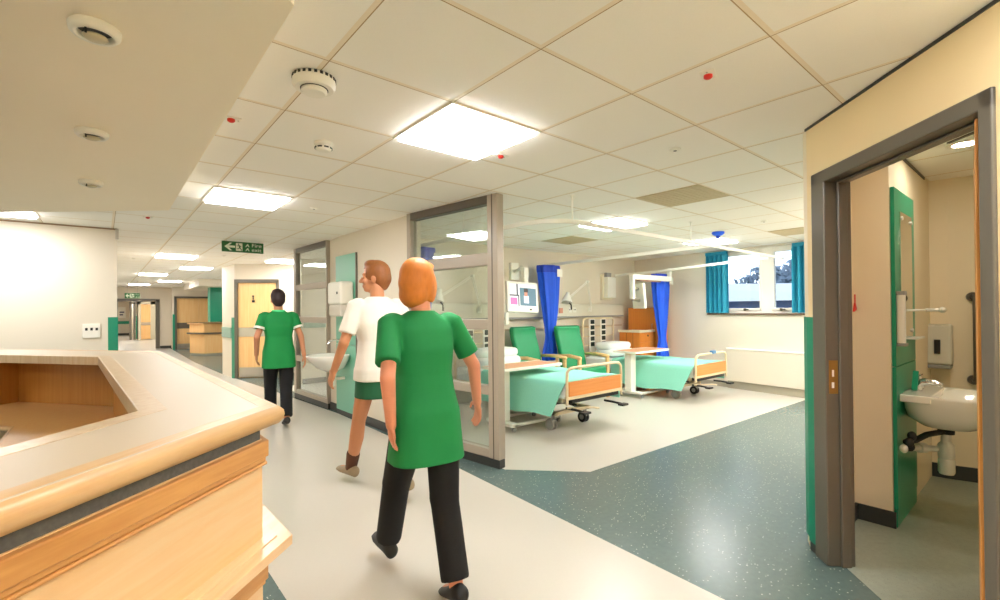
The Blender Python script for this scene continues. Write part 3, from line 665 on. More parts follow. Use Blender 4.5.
def exit_sign(x0, x1, y, z0, z1, label):
    r = thing('exit_sign', label, 'sign', ((x0+x1)/2, y, z0))
    obj('board', MB().box(x0, x1, y-.008, y+.008, z0, z1), M_signg, r, bevel=.002)
    h = z1-z0; w = x1-x0
    g = MB(); P = lambda a, b, k=0: (x0+a, y-.0095-.0006*k, z0+b)
    g.m(1)
    ax = .03*w/.52; aw = .13*w/.52
    pts = [(ax, h*.5), (ax+aw*.5, h*.86), (ax+aw*.72, h*.86), (ax+aw*.42, h*.60), (ax+aw, h*.60), (ax+aw, h*.40), (ax+aw*.42, h*.40), (ax+aw*.72, h*.14), (ax+aw*.5, h*.14)]
    g.add([P(a, b) for a, b in pts], [(0, 1, 2, 3, 6, 7, 8), (3, 4, 5, 6)])
    pict(g, P, .17*w/.52, h*.13, h*.74); 
    g.m(1)
    cx = .285*w/.52; s = h*.62
    for k in range(2):
        zb = h*(.55-.38*k)
        g.add([P(cx, zb), P(cx+.028*w/.52, zb+h*.28), P(cx+.036*w/.52, zb+h*.28), P(cx+.055*w/.52, zb), P(cx+.044*w/.52, zb), P(cx+.03*w/.52, zb+h*.16), P(cx+.012*w/.52, zb)], [(0, 1, 5, 6), (1, 2, 3, 4, 5)])
    obj('pictogram', g, [M_signg, M_signw], r)
    t = text_mesh('Fire\nexit', h*.50, lambda u, v: (x0+.365*w/.52+u*1.15, y-.0100, z0+h*.56+v))
    obj('lettering', t, M_signw, r)
    hk = MB()
    for x in (x0+.06, x1-.06): hk.cyl((x, y, z1-.002), (x, y, HC), .004, n=8)
    obj('hanger', hk, M_steel, r)
    return r
exit_sign(1.25, 1.775, 7.4, 2.205, 2.352, 'green hanging fire exit sign with white arrow and running figure over the corridor')
exit_sign(.50, .86, 18.0, 1.82, 1.98, 'tiny green exit sign hanging before the doors at the corridor end')

# ================================================================== RECEPTION COUNTER
out = [(-.807, .187), (.353, 1.288), (.286, 3.671), (-.95, 5.36)]
inn = [(-.74, .455), (.121, 1.434), (.032, 3.463), (-1.19, 5.135)]
def offs(line, d):
    """shift an open polyline to its left by d"""
    P = [Vector((a, b)) for a, b in line]; n = []
    for i in range(len(P)-1):
        t = (P[i+1]-P[i]).normalized(); n.append(Vector((-t.y, t.x)))
    res = [P[0]+n[0]*d]
    for i in range(1, len(P)-1):
        m = (n[i-1]+n[i]).normalized(); res.append(P[i]+m*(d/m.dot(n[i])))
    res.append(P[-1]+n[-1]*d); return [(q.x, q.y) for q in res]
def strip(mb, la, lb, z0, z1):
    for i in range(len(la)-1): mb.prism([la[i], la[i+1], lb[i+1], lb[i]], z0, z1)
    return mb
def ringstrip(mb, la, lb, z0, z1):
    """continuous strip between two polylines, no internal faces"""
    n = len(la); vs = []
    for a, b in zip(la, lb): vs += [(a[0], a[1], z0), (a[0], a[1], z1), (b[0], b[1], z1), (b[0], b[1], z0)]
    return mb.rings([vs[4*i:4*i+4] for i in range(n)])
r = thing('reception_counter', 'angled beech reception counter with pale top in the left foreground', 'counter', (-.2, 1.4, 0))
ct = obj('countertop', ringstrip(MB(), offs(out, .012), offs(inn, -.0), 1.075, 1.12), M_lam, r, bevel=.002)
# bull-nosed outer lipping
prof = [(.05, 1.1206), (.02, 1.1206), (.006, 1.117), (-.002, 1.109), (-.004, 1.098), (-.001, 1.086), (.008, 1.076), (.05, 1.074)]
lines = [offs(out, a) for a, z in prof]
nz = MB(); nz.rings([[(*lines[k][i], prof[k][1]) for k in range(len(prof))] for i in range(len(out))])
obj('nosing', nz, M_nose, r, smooth=50)
obj('inner_lipping', ringstrip(MB(), offs(inn, -.0015), offs(inn, .055), 1.074, 1.1207), wood_mat('lipping_beech', (208, 184, 150), .3, .78, axis='Z'), r, bevel=.002)
bo = [(-.824, .208), (.30, 1.274), (.236, 3.65), (-.99, 5.32)]
bi = offs(bo, .18); bi2 = offs(bo, .03)
# legs A and B are boxed in, leg C is an open pigeon-hole unit
panel = MB(); ringstrip(panel, bo[:3], [bi[0], bi[1], (.06, 3.47)], .02, 1.045); ringstrip(panel, bo[2:], bi2[2:], .02, 1.045)
obj('front_panel', panel, M_beech, r)
obj('vinyl_band', ringstrip(MB(), offs(bo, .004), offs(bo, .026), 1.043, 1.0745), M_vband, r)
md = MB()
for z0, z1, d_ in ((1.002, 1.043, -.014), (.990, 1.002, -.008), (.982, .990, -.011)): ringstrip(md, offs(bo, d_), offs(bo, .004), z0, z1)
obj('moulding', md, M_beechm, r, bevel=.003)
lg = MB(); ringstrip(lg, offs(bo, -.062), offs(bo, .004), .776, .80); ringstrip(lg, offs(bo, -.03), offs(bo, .004), .80, .803)
obj('shelf_ledge', lg, wood_mat('ledge_beech', (222, 192, 152), .28, .84, ang=math.radians(48), axis='X'), r, bevel=.006, seg=3)
ml = MB(); ringstrip(ml, offs(bo, -.012), offs(bo, .004), .70, .752); ringstrip(ml, offs(bo, -.006), offs(bo, .004), .688, .70)
obj('moulding', ml, M_beechm, r, bevel=.003)
obj('kick_plinth', ringstrip(MB(), offs(bo, .02), offs(bo, .05), 0, .08), M_vband, r)
# interior: worktop, pigeon holes under the far leg
iw = [( .055, 3.42), (.112, 1.47), (-.16, 1.18)]
dk = MB(); dk.prism([(.20, 3.60), (-.99+.02, 5.30), (-1.55, 4.95), (-1.42, 4.78), (-.36, 3.53), (-.36, 1.12), (-.16, 1.17), (.10, 1.47), (.05, 3.44)], .745, .775)
obj('worktop', dk, M_desk, r, bevel=.004)
obj('worktop_lip', MB().tube([(-1.42, 4.78, .76), (-.36, 3.53, .76), (-.36, 1.2, .76)], .016, 8), M_nose, r, smooth=True)
cdir = (Vector((-.99, 5.32))-Vector((.236, 3.65))).normalized(); cn = Vector((-cdir.y, cdir.x))
for t in (1.18, 1.42, 2.0):
    a = Vector((.236, 3.65))+cdir*(t-.1)+cn*.03
    obj('pigeon_hole_divider', MB().prism([a, a+cdir*.022, a+cdir*.022+cn*.20, a+cn*.20], .775, 1.073), M_beechshade, r)
pb = MB(); a = Vector((.236, 3.65))+cn*.03; b = a+cdir*2.1; pb.prism([a, b, b+cn*.008, a+cn*.008], .775, 1.073); obj('pigeon_hole_back', pb, M_beechshade, r)
iv = MB(); ringstrip(iv, offs([bo[0], bo[1], bo[2]], .182), offs([bo[0], bo[1], bo[2]], .19), .1, 1.073); obj('inner_panel', iv, M_beechshade, r)

# far reception desk
r = thing('reception_desk', 'small two-tier wooden reception desk in the far alcove', 'desk', (2.5, 17.8, 0))
q = [(2.13, 18.3), (2.46, 17.62), (3.2, 17.62), (3.2, 18.3)]
def ins(P, d):
    c = Vector((sum(a for a, b in P)/len(P), sum(b for a, b in P)/len(P))); return [tuple(Vector(p)+(Vector(p)-c).normalized()*d) for p in P]
obj('lower_front', MB().prism(ins(q, -.04), .06, .68), M_far, r); obj('plinth', MB().prism(ins(q, -.06), 0, .06), M_skirtg, r)
obj('ledge', MB().prism(ins(q, .05), .68, .73), M_darkalu, r)
obj('upper_front', MB().prism(ins(q, -.03), .73, 1.0), M_far, r); obj('top', MB().prism(ins(q, .04), 1.0, 1.04), mat('far_top', (196, 150, 100), .4), r)

# ================================================================== BED BAY
# curtain rails
def arc(c, r_, a0, a1, z, n=10): return [(c[0]+r_*math.cos(a0+(a1-a0)*k/n), c[1]+r_*math.sin(a0+(a1-a0)*k/n), z) for k in range(n+1)]
ZR = 2.13
r = thing('curtain_rail', 'white curved curtain rail hanging from the bay ceiling around both beds', 'curtain rail', (2.9, 2.75, ZR))
path = [(2.86, 5.675, ZR), (2.88, 3.1, ZR)] + arc((3.22, 3.07), .33, PI, 1.5*PI, ZR) + [(5.7, 2.75, ZR), (7.55, 2.75, ZR), (8.10, 2.76, ZR)]
def rail_mesh(path, h=.036, w=.028):
    P = [Vector(p) for p in path]; rs = []
    for i, p in enumerate(P):
        d = (P[min(i+1, len(P)-1)]-P[max(i-1, 0)]).normalized(); n = Vector((-d.y, d.x, 0)).normalized()*w/2; u = Vector((0, 0, h/2))
        rs.append([p-n-u, p+n-u, p+n+u, p-n+u])
    return MB().rings(rs)
obj('track', rail_mesh(path), M_white, r)
for x, y in ((3.17, 2.76), (5.23, 2.75), (2.88, 4.0)): obj('drop_rod', MB().cyl((x, y, ZR), (x, y, HC), .008, n=10).cyl((x, y, HC-.006), (x, y, HC), .022, n=14), M_white, r, smooth=50)
r = thing('curtain_rail', 'white curtain rail running from the back wall between the two beds', 'curtain rail', (5.8, 4.2, ZR))
obj('track', rail_mesh([(5.86, 5.675, ZR), (5.80, 4.0, ZR), (5.70, 2.77, ZR)], .045), M_white, r)
r = thing('curtain_rail', 'white curtain rail running along the window side of the farther bed', 'curtain rail', (7.8, 4.2, 2.07))
obj('track', rail_mesh([(7.78, 5.675, 2.03), (7.74, 4.7, 2.045), (7.58, 2.79, ZR-.02)], .04), M_white, r)
# tied privacy curtains
def tied_curtain(name, label, x, y, zt, zb, wt, dp, ph, ztie=None):
    r = thing(name, label, 'curtain', (x, y, zb), 'royal blue tied bed curtains')
    prof = [(0, .70), (.06, .72), (.14, .60), (.22, .47), (.27, .45), (.36, .54), (.5, .70), (.7, .88), (.86, 1.0), (.93, 1.03)]
    def ring(t, s, n=72):
        z = zb+(zt-zb)*t; out = []
        for i in range(n):
            a = 2*PI*i/n; k = 1+(.13*math.sin(7*a+ph)+.05*math.sin(13*a+2*ph+3*t))*(1.2-t*.5)
            out.append((x+wt*.5*s*k*math.cos(a)+.03*math.sin(3*t+ph), y+dp*.5*s*k*math.sin(a), z))
        return out
    ts = []
    for k in range(len(prof)-1):
        for j in range(4):
            u = j/4; ts.append((prof[k][0]*(1-u)+prof[k+1][0]*u, prof[k][1]*(1-u)+prof[k+1][1]*u))
    ts.append(prof[-1])
    obj('drape', MB().rings([ring(*q) for q in ts]), M_blue, r, smooth=True)
    obj('heading_band', MB().rings([ring(t, s) for t, s in ((.925, 1.04), (.935, 1.07), (.985, 1.07), (1.0, 1.04))]), M_navy, r, smooth=50)
    obj('curtain_label', MB().box(x+wt*.12, x+wt*.42, y-dp*.5-.03, y-dp*.5-.024, zb+(zt-zb)*.88, zb+(zt-zb)*.96), M_white, r)
    hk = MB()
    for k in range(5): hk.cyl((x-wt*.3+wt*.15*k, y, zt-.01), (x-wt*.3+wt*.15*k, y, zt+.035), .004, n=6)
    obj('hooks', hk, M_white, r)
    return r
tied_curtain('bed_curtain', 'royal blue tied curtain hanging between the two green armchairs', 5.57, 5.37, 2.08, .54, .40, .24, .4)
tied_curtain('bed_curtain', 'royal blue tied curtain hanging by the window wall beside the wooden locker', 7.87, 4.72, 1.995, .42, .42, .22, 1.7)
tied_curtain('bed_curtain', 'royal blue tied curtain seen through the top of the near glazed screen', 2.875, 4.82, 2.09, .5, .28, .34, 2.6)
# window curtains
def win_curtain(label, y0, y1, off, amp, ph):
    r = thing('window_curtain', label, 'curtain', wp((y0+y1)/2, off, WZ0))
    n = 60; f = []; b = []
    for i in range(n+1):
        y = y0+(y1-y0)*i/n; o = off+amp*math.sin(i/n*PI*2*4.5+ph)+amp*.4*math.sin(i/n*PI*17+ph)
        f.append(o); b.append(y)
    rs = []
    zs = [WZ0+.012, WZ0+.3, 1.9, WZ1-.09, WZ1-.05, WZ1-.005]
    mb = MB()
    for j, z in enumerate(zs):
        row = []
        sq = 1 if j < 4 else .6
        for k in range(n+1): row.append(wp(b[k], off+(f[k]-off)*sq, z))
        for k in range(n, -1, -1): row.append(wp(b[k], off+(f[k]-off)*sq+.004, z))
        rs.append(row)
    mb.rings(rs); obj('drape', mb, M_teal, r, smooth=60)
    obj('heading_tape', wbox(MB(), y0, y1, off-.03, off-.024, WZ1-.06, WZ1-.004), M_teal, r)
win_curtain('teal curtain on the left side of the bay window', 3.64, 4.03, -.055, .036, .3)
win_curtain('teal curtain on the right side of the bay window, cut off by the toilet corner', 2.22, 2.60, -.055, .036, 1.9)
# long boxed heater under the window
r = thing('radiator_casing', 'long low cream heater casing along the wall under the window', 'radiator', wp(2.7, -.05, .09))
m_ = MB(); wbox(m_, 1.6, 3.66, -.075, 0, .13, .66); obj('casing', m_, M_wall, r, bevel=.006)
m_ = MB(); wbox(m_, 1.6, 3.67, -.085, 0, .66, .685); obj('top_cap', m_, M_white, r, bevel=.006)
m_ = MB(); wbox(m_, 1.6, 3.66, -.05, 0, .0, .13); obj('recess_base', m_, M_skirtg, r)
# bedhead trunking and rail on the back wall
r = thing('bedhead_trunking', 'long pale service trunking with sockets on the bay back wall', 'trunking', (6, 5.64, 1.2))
obj('channel', MB().box(2.7, 7.94, 5.60, 5.68, 1.24, 1.46), mat('trunking_grey', (226, 222, 206), .4), r, bevel=.008)
obj('lip', MB().box(2.7, 7.94, 5.595, 5.61, 1.215, 1.245), M_grey, r)
for x in (3.3, 5.03, 5.9, 6.30, 6.42): obj('socket', MB().box(x, x+.09, 5.593, 5.60, 1.31, 1.40).m(1).box(x+.02, x+.035, 5.59, 5.593, 1.35, 1.37).box(x+.055, x+.07, 5.59, 5.593, 1.35, 1.37), [M_white, M_dark], r, bevel=.002)
obj('alarm_socket', MB().box(6.06, 6.15, 5.59, 5.60, 1.30, 1.39), mat('socket_pink', (214, 150, 130), .5), r)
r = thing('equipment_rail', 'thin metal equipment rail under the trunking on the bay back wall', 'rail', (6, 5.62, 1.0))
obj('bar', MB().box(2.75, 7.92, 5.625, 5.632, 1.035, 1.06), mat('rail_bar', (206, 186, 160), .35, .3), r)
for x in (3.0, 4.6, 5.3, 6.0, 7.4): obj('bracket', MB().box(x, x+.03, 5.63, 5.68, 1.04, 1.055), M_steel, r)
# upright wall box
r = thing('wall_box', 'upright white dispenser box on the back wall right of the desk lamp arm', 'dispenser', (7.37, 5.6, 1.55))
obj('back_plate', MB().box(7.31, 7.60, 5.62, 5.68, 1.55, 2.03), mat('box_cream', (232, 224, 202), .5), r, bevel=.004)
obj('cover', MB().box(7.34, 7.60, 5.52, 5.62, 1.58, 1.98), M_white, r, bevel=.02, seg=3)
obj('bracket', MB().box(7.36, 7.5, 5.56, 5.62, 1.98, 2.06), M_grey, r)
r = thing('white_board', 'pale board with a black clip on the window wall above the orange wardrobe', 'board', wp(5.2, -.01, 1.42))
obj('board', wbox(MB(), 4.98, 5.45, -.014, -.001, 1.42, 1.90), mat('board_white', (228, 226, 222), .4), r)
obj('clip', wbox(MB(), 5.12, 5.19, -.04, -.014, 1.60, 1.74), M_black, r, bevel=.006)

# anglepoise lamps
def lamp(x, label):
    r = thing('reading_lamp', label, 'lamp', (x, 5.575, 1.40), 'white jointed wall lamps')
    obj('wall_mount', MB().cyl((0, 0, -.05), (0, 0, .02), .03).box(-.04, .04, 0, .02, -.08, .0), M_white, r, smooth=50, local=True)
    lo = MB(); a = Vector((0, -.02, .02)); b = Vector((-.22, -.12, .46)); 
    for d_ in (-.016, .016): lo.cyl(a+Vector((d_, 0, 0)), b+Vector((d_, 0, 0)), .007, n=10)
    obj('lower_arm', lo, M_white, r, smooth=50, local=True)
    up = MB(); c = Vector((-.86, -.20, .13))
    for d_ in (-.014, .014): up.cyl(b+Vector((0, 0, d_)), c+Vector((0, 0, d_)), .007, n=10)
    up.cyl(b+Vector((0, -.03, 0)), b+Vector((0, .03, 0)), .022, n=14)
    obj('upper_arm', up, M_white, r, smooth=50, local=True)
    h = obj('lamp_shade', MB().lathe([(0, .13), (.032, .13), (.036, .09), (.055, .05), (.085, -.02), (.092, -.05), (.088, -.05), (.05, .03), (0, .05)], c, (.35, .15, 1)), M_white, r, smooth=50, local=True)
    obj('switch_grip', MB().tube([c+Vector((.02, -.03, -.05)), c+Vector((.045, -.05, -.09)), c+Vector((.05, -.05, -.17))], .012, 8), M_black, h, smooth=True, local=True)
    return r
l2 = lamp(6.88, 'white jointed wall lamp right of the blue curtain, over the farther bed')
copy_thing(l2, (4.30, 5.575, 1.40), 'white jointed wall lamp seen through the near glazed screen')

# bedside monitors
def screen_unit(root, c, w, h, Rm, art=True):
    """bezel, screen, chin"""
    def P(u, v, o=0): return Vector(c)+Rm @ Vector((u*w, -o, v*h))
    def bx(mb, u0, u1, v0, v1, o0, o1):
        vs = [P(u0, v0, o0), P(u1, v0, o0), P(u1, v1, o0), P(u0, v1, o0), P(u0, v0, o1), P(u1, v0, o1), P(u1, v1, o1), P(u0, v1, o1)]
        return mb.add(vs, [(3,2,1,0),(4,5,6,7),(0,1,5,4),(1,2,6,5),(2,3,7,6),(3,0,4,7)])
    obj('housing', bx(MB(), -.5, .5, -.5, .5, -.05, 0), M_white, root, bevel=.015, seg=3)
    scr = bx(MB(), -.42, .42, -.30, .42, -.001, .002)
    so = obj('screen', scr, mat('screen_grey', (206, 208, 214), .2, emit=.5), root)
    def t(name, u0, u1, v0, v1, m, o=.003): obj(name, bx(MB(), u0, u1, v0, v1, .0, o), m, so)
    if art:
        k = mat('screen_dark', (30, 36, 66), .3, emit=.3)
        t('screen_frame_line', -.20, -.16, .02, .42, k); t('screen_frame_line', -.42, -.16, .02, .06, k); t('screen_frame_line', -.16, -.13, -.30, .06, k)
        t('screen_tile', -.40, -.19, -.26, -.04, mat('screen_pink', (196, 96, 160), .3, emit=.5))
        t('screen_photo', -.10, .42, -.28, .30, mat('screen_teal', (74, 110, 130), .3, emit=.4))
        t('screen_figure', .02, .18, -.20, .05, mat('screen_pale', (196, 206, 226), .3, emit=.5), .0036)
        t('screen_figure', .04, .14, .03, .22, mat('screen_skin', (186, 126, 104), .3, emit=.5), .004)
        t('screen_figure', .03, .16, .16, .28, mat('screen_hair', (46, 26, 26), .3, emit=.2), .0044)
    else: t('screen_tile', -.4, .4, -.28, .4, mat('screen_off', (196, 200, 196), .2))
    obj('button_row', bx(MB(), .20, .26, -.42, -.37, 0, .004), M_dark, root)
    return P
r = thing('bedside_monitor', 'white bedside television with a picture, on a wall arm above the nearer bed', 'monitor', (4.56, 4.9, 1.3))
Rm = Matrix.Rotation(math.radians(-8), 3, 'Z') @ Matrix.Rotation(math.radians(3), 3, 'Y') @ Matrix.Rotation(math.radians(-8), 3, 'X')
screen_unit(r, (4.56, 4.9, 1.545), .54, .44, Rm)
obj('arm', MB().tube([(5.05, 5.66, 1.98), (5.03, 5.5, 2.0), (4.80, 5.2, 2.0), (4.72, 5.05, 1.96)], .028, 10).box(4.68, 4.76, 5.0, 5.08, 1.60, 1.98).box(4.98, 5.14, 5.62, 5.68, 1.85, 2.12), M_white, r, smooth=40)
obj('handset', MB().box(4.20, 4.26, 4.86, 4.90, 1.16, 1.33), M_white, r, bevel=.012)
r = thing('bedside_monitor', 'white bedside television seen edge-on, on a long arm before the farther bed curtain', 'monitor', (6.9, 4.6, 1.4))
am = MB(); am.box(6.70, 7.86, 4.50, 4.56, 1.85, 1.94); am.box(7.80, 7.87, 4.49, 4.57, 1.85, 2.09); am.box(6.64, 6.71, 4.49, 4.57, 1.52, 1.93)
obj('arm', am, M_white, r, bevel=.02, seg=3)
obj('arm_shade_strip', MB().box(6.85, 7.5, 4.505, 4.555, 1.83, 1.85), mat('arm_shade_brown', (150, 116, 90), .5), r)  # brown strip paints the shade on the underside of the arm
obj('tilt_joint', MB().cyl((6.68, 4.53, 1.70), (6.95, 4.53, 1.70), .018), M_steel, r, smooth=50)
obj('tilt_joint', MB().cyl((6.68, 4.53, 1.53), (6.90, 4.53, 1.50), .03), M_steel, r, smooth=50)
Rm = Matrix.Rotation(math.radians(62), 3, 'Z') @ Matrix.Rotation(math.radians(-4), 3, 'X')
screen_unit(r, (6.93, 4.55, 1.58), .40, .42, Rm, False)

# hospital beds (local: foot at y=0, head at y=+2.1)
def make_bed(label, dz, control):
    r = thing('hospital_bed', label, 'hospital bed', (0, 0, 0), 'hospital beds')
    Z = dz
    fr = MB(); fr.box(-.42, -.37, .10, 2.05, .36+Z, .41+Z).box(.37, .42, .10, 2.05, .36+Z, .41+Z)
    for y in (.12, .7, 1.3, 1.95): fr.box(-.42, .42, y, y+.04, .36+Z, .40+Z)
    fr.box(-.30, -.26, .3, 1.9, .17, .21).box(.26, .30, .3, 1.9, .17, .21).box(-.30, .30, .32, .37, .17, .21).box(-.30, .30, 1.8, 1.85, .17, .21)
    obj('frame', fr, M_cream_m, r, bevel=.004, local=True)
    un = MB(); un.box(-.37, .37, .3, 1.9, .30+Z, .345+Z)
    for x in (-.2, .2): un.tube([(x, .45, .20), (x, 1.0, .31+Z)], .022).tube([(x, 1.75, .20), (x, 1.2, .31+Z)], .022)
    obj('lifting_gear', un, M_dark, r, local=True)
    mt = MB(); mt.box(-.45, .45, .05, 2.03, .41+Z, .585+Z); obj('mattress', mt, M_sheet, r, bevel=.03, seg=3, local=True)
    # blanket: drawn over the mattress and hanging down the corridor side
    rows = []; ny = 26; us = [(-.505, .215), (-.50, .30), (-.492, .42), (-.482, .52), (-.470, .578), (-.44, .600), (-.2, .606), (0, .607), (.2, .606), (.43, .600), (.468, .580), (.478, .52), (.486, .40), (.49, .32)]
    th = .012
    for j in range(ny+1):
        v = j/ny; row = []
        for x, z in us:
            zz = z
            y = .02+1.42*v
            if x < -.4 and z < .58:
                k = (.58-z)/.36; y += .17*k*(1-v)                          # slanting foot corner
                x2 = x-.012*k*math.sin(v*19)-.008*k*math.sin(v*7+1)
                zz = z-.02*k*(1-abs(2*v-1))+.012*math.sin(v*9)*k
            else: x2 = x
            if -.44 < x < .44: zz += .004*math.sin(9*v+6*x)+.003*math.sin(23*v)
            row.append((x2, y, zz+Z))
        rows.append(row)
    bl = MB(); n = len(us); o0 = [p for rw in rows for p in rw]
    ins_ = [(p[0]*(1-.012/.5), p[1], p[2]-(.010 if abs(p[0]) < .46 else 0)) for p in o0]
    fs = []
    for j in range(ny):
        for i in range(n-1):
            a, b, c, d = j*n+i, j*n+i+1, (j+1)*n+i+1, (j+1)*n+i
            fs.append((a, b, c, d)); fs.append((d+len(o0), c+len(o0), b+len(o0), a+len(o0)))
    N_ = len(o0)
    for j in range(ny):
        for i in (0, n-1): a = j*n+i; b = (j+1)*n+i; fs.append((a, b, b+N_, a+N_))
    for i in range(n-1):
        for j in (0, ny): a = j*n+i; b = j*n+i+1; fs.append((a, b, b+N_, a+N_))
    bl.add(o0+ins_, fs); obj('blanket', bl, M_aqua, r, smooth=60, local=True)
    # footboard
    fb = obj('footboard', MB().box(-.45, .45, -.025, .0, .445+Z, .60+Z), M_bedwood, r, bevel=.006, local=True)
    lp_ = [(-.47, -.012, .36+Z), (-.47, -.012, .62+Z), (-.465, -.012, .70+Z), (-.43, -.012, .735+Z), (-.36, -.012, .745+Z), (0, -.012, .745+Z), (.36, -.012, .745+Z), (.43, -.012, .735+Z), (.465, -.012, .70+Z), (.47, -.012, .62+Z), (.47, -.012, .36+Z)]
    obj('footboard_loop', MB().tube(lp_, .016, 10).box(-.47, .47, -.03, .02, .415+Z, .445+Z), M_cream_m, fb, smooth=40, local=True)
    if control: obj('bed_control', MB().box(.0, .12, -.035, .015, .735+Z, .785+Z), mat('control_blue', (70, 130, 180), .4), r, bevel=.01, local=True)
    ub = MB(); ub.box(-.38, .44, .0, .10, .365+Z, .415+Z); obj('foot_bar', ub, M_black, r, bevel=.008, local=True)
    for x in (-.36, .30):
        p = MB(); p.tube([(x, .10, .30+Z), (x, -.02, .30+Z), (x+.03, -.12, .285+Z)], .014, 8).box(x-.02, x+.09, -.17, -.10, .27+Z, .292+Z); obj('pedal', p, M_black, r, bevel=.004, local=True)
    obj('side_lever', MB().tube([(-.40, .05, .31+Z), (-.15, -.10, .31+Z), (-.1, -.14, .30+Z)], .01, 8), M_cream_m, r, smooth=True, local=True)
    # headboard with slotted uprights
    hb = obj('headboard', MB().tube([(-.44, 2.07, .36+Z), (-.44, 2.07, 1.14), (-.42, 2.07, 1.18), (-.36, 2.07, 1.20), (.36, 2.07, 1.20), (.42, 2.07, 1.18), (.44, 2.07, 1.14), (.44, 2.07, .36+Z)], .018, 10), M_cream_m, r, smooth=True, local=True)
    for x in (-.27, .05):
        u_ = obj('slotted_upright', MB().box(x, x+.15, 2.055, 2.085, .45+Z, 1.20), M_white, hb, bevel=.01, local=True)
        for k in range(5): obj('upright_slot', MB().box(x+.022, x+.128, 2.050, 2.056, .70+.10*k, .775+.10*k), mat('slot_green_black', (14, 34, 26), .4), u_, bevel=.003, local=True)
    for z in (.72, .88, 1.04): obj('headboard_bar', MB().cyl((-.44, 2.075, z), (.44, 2.075, z), .010, n=10), M_cream_m, hb, smooth=True, local=True)
    # pillow
    rs = []
    for k in range(9):
        t = -1+2*k/8; s = (1-abs(t)**3)**.5 if abs(t) < 1 else .02
        rs.append([(.36*max(s, .05)**.4*(abs(math.cos(a))**.6)*(1 if math.cos(a) > 0 else -1), 1.72+.23*max(s, .05)**.4*(abs(math.sin(a))**.6)*(1 if math.sin(a) > 0 else -1), .665+Z+.075*t) for a in [2*PI*i/28 for i in range(28)]])
    obj('pillow', MB().rings(rs), M_sheet, r, smooth=True, local=True)
    rs = [[(x*.98, y+.03, z+.11) for x, y, z in rw] for rw in rs]
    obj('pillow', MB().rings([[(x, y*.9+.18, z-.0) for x, y, z in rw] for rw in rs]), M_sheet, r, smooth=True, local=True)
    # casters
    for x in (-.28, .28):
        for y in (.38, 1.82):
            c = obj('caster', MB().cyl((x, y, .17), (x, y, .10), .022).box(x-.032, x+.032, y-.03, y+.05, .075, .125), M_grey, r, smooth=40, local=True)
            for s in (-.022, .022): obj('wheel', MB().cyl((x+s-.012, y+.02, .063), (x+s+.012, y+.02, .063), .062, n=24).m(1).cyl((x+s-.014, y+.02, .063), (x+s+.014, y+.02, .063), .032, n=18), [M_dark if x > 0 else mat('tyre_grey', (150, 146, 136), .5), M_grey], c, smooth=40, local=True)
    return r
b1 = make_bed('hospital bed with aqua blanket nearest the glazed screen post', 0, False); b1.location = (4.17, 3.33, 0)
b2_ = make_bed('hospital bed with aqua blanket nearer the window, blue control on its foot rail', -.055, True); b2_.location = (6.93, 3.36, 0)

# overbed tables
ot = thing('overbed_table', 'overbed table across the nearer bed beside the screen post', 'overbed table', (0, 0, 0), 'overbed tables')
obj('tabletop', MB().box(-.45, .45, -.20, .20, .685, .71), wood_mat('table_wood', (226, 170, 128), .4, .92, axis='X'), ot, bevel=.004, local=True)
obj('edge_trim', MB().box(-.465, .465, -.215, -.20, .68, .713).box(-.465, .465, .20, .215, .68, .713).box(-.465, -.45, -.2, .2, .68, .713).box(.45, .465, -.2, .2, .68, .713), M_white, ot, bevel=.004, local=True)
obj('column', MB().box(-.38, -.25, -.06, .06, .06, .66).box(-.37, .20, -.06, .06, .655, .685), M_white, ot, bevel=.01, local=True)
obj('base', MB().box(-.38, -.28, -.24, .24, .055, .095).box(-.36, .42, -.24, -.19, .055, .09).box(-.36, .42, .19, .24, .055, .09), M_white, ot, bevel=.01, local=True)
for x in (-.33, .39):
    for y in (-.215, .215): obj('caster', MB().cyl((x, y-.012, .026), (x, y+.012, .026), .025, n=16).box(x-.012, x+.012, y-.016, y+.016, .03, .058), M_grey, ot, smooth=40, local=True)
ot.location = (3.83, 4.14, 0)
copy_thing(ot, (6.60, 4.32, 0), 'overbed table across the farther bed in front of the locker')

# high-back armchairs
ac = thing('armchair', 'green high-back armchair left of the blue curtain, beside the nearer bed', 'armchair', (0, 0, 0), 'green high-back armchairs with wooden arms')
# local: front at y=-.3, back at +.35
def pad(mb, p, w, t, bow=.0):
    """upholstered slab through the side-profile points p (y,z), width w, thickness t"""
    rs = []
    for i, (y, z) in enumerate(p):
        a = Vector(p[min(i+1, len(p)-1)])-Vector(p[max(i-1, 0)]); a.normalize(); n = Vector((-a.y, a.x))*t/2
        rs.append([(-w/2, y-n.x, z-n.y), (w/2, y-n.x, z-n.y), (w/2, y+n.x, z+n.y), (-w/2, y+n.x, z+n.y)])
    return mb.rings(rs)
obj('seat', pad(MB(), [(-.30, .42), (-.1, .425), (.22, .40)], .50, .12), M_chairg, ac, bevel=.03, seg=3, local=True)
obj('backrest', pad(MB(), [(.17, .42), (.215, .60), (.26, .78), (.32, .95), (.335, 1.05), (.325, 1.10)], .50, .10), M_chairg, ac, bevel=.03, seg=3, local=True, smooth=40)
for s in (-1, 1):
    a_ = obj('armrest', MB().tube([(s*.29, -.30, .635), (s*.29, -.05, .655), (s*.29, .26, .64)], [.024, .028, .022], 10), M_chairw, ac, smooth=True, local=True)
    obj('leg', MB().obox((s*.29, -.27, .32), .05, .045, .64), M_chairw, ac, bevel=.008, local=True)
    obj('leg', MB().tube([(s*.29, .36, .0), (s*.29, .27, .35), (s*.29, .24, .645)], .024, 8), M_chairw, ac, smooth=True, local=True)
    obj('side_rail', MB().obox((s*.29, 0, .33), .03, .58, .05), M_chairw, ac, bevel=.006, local=True)
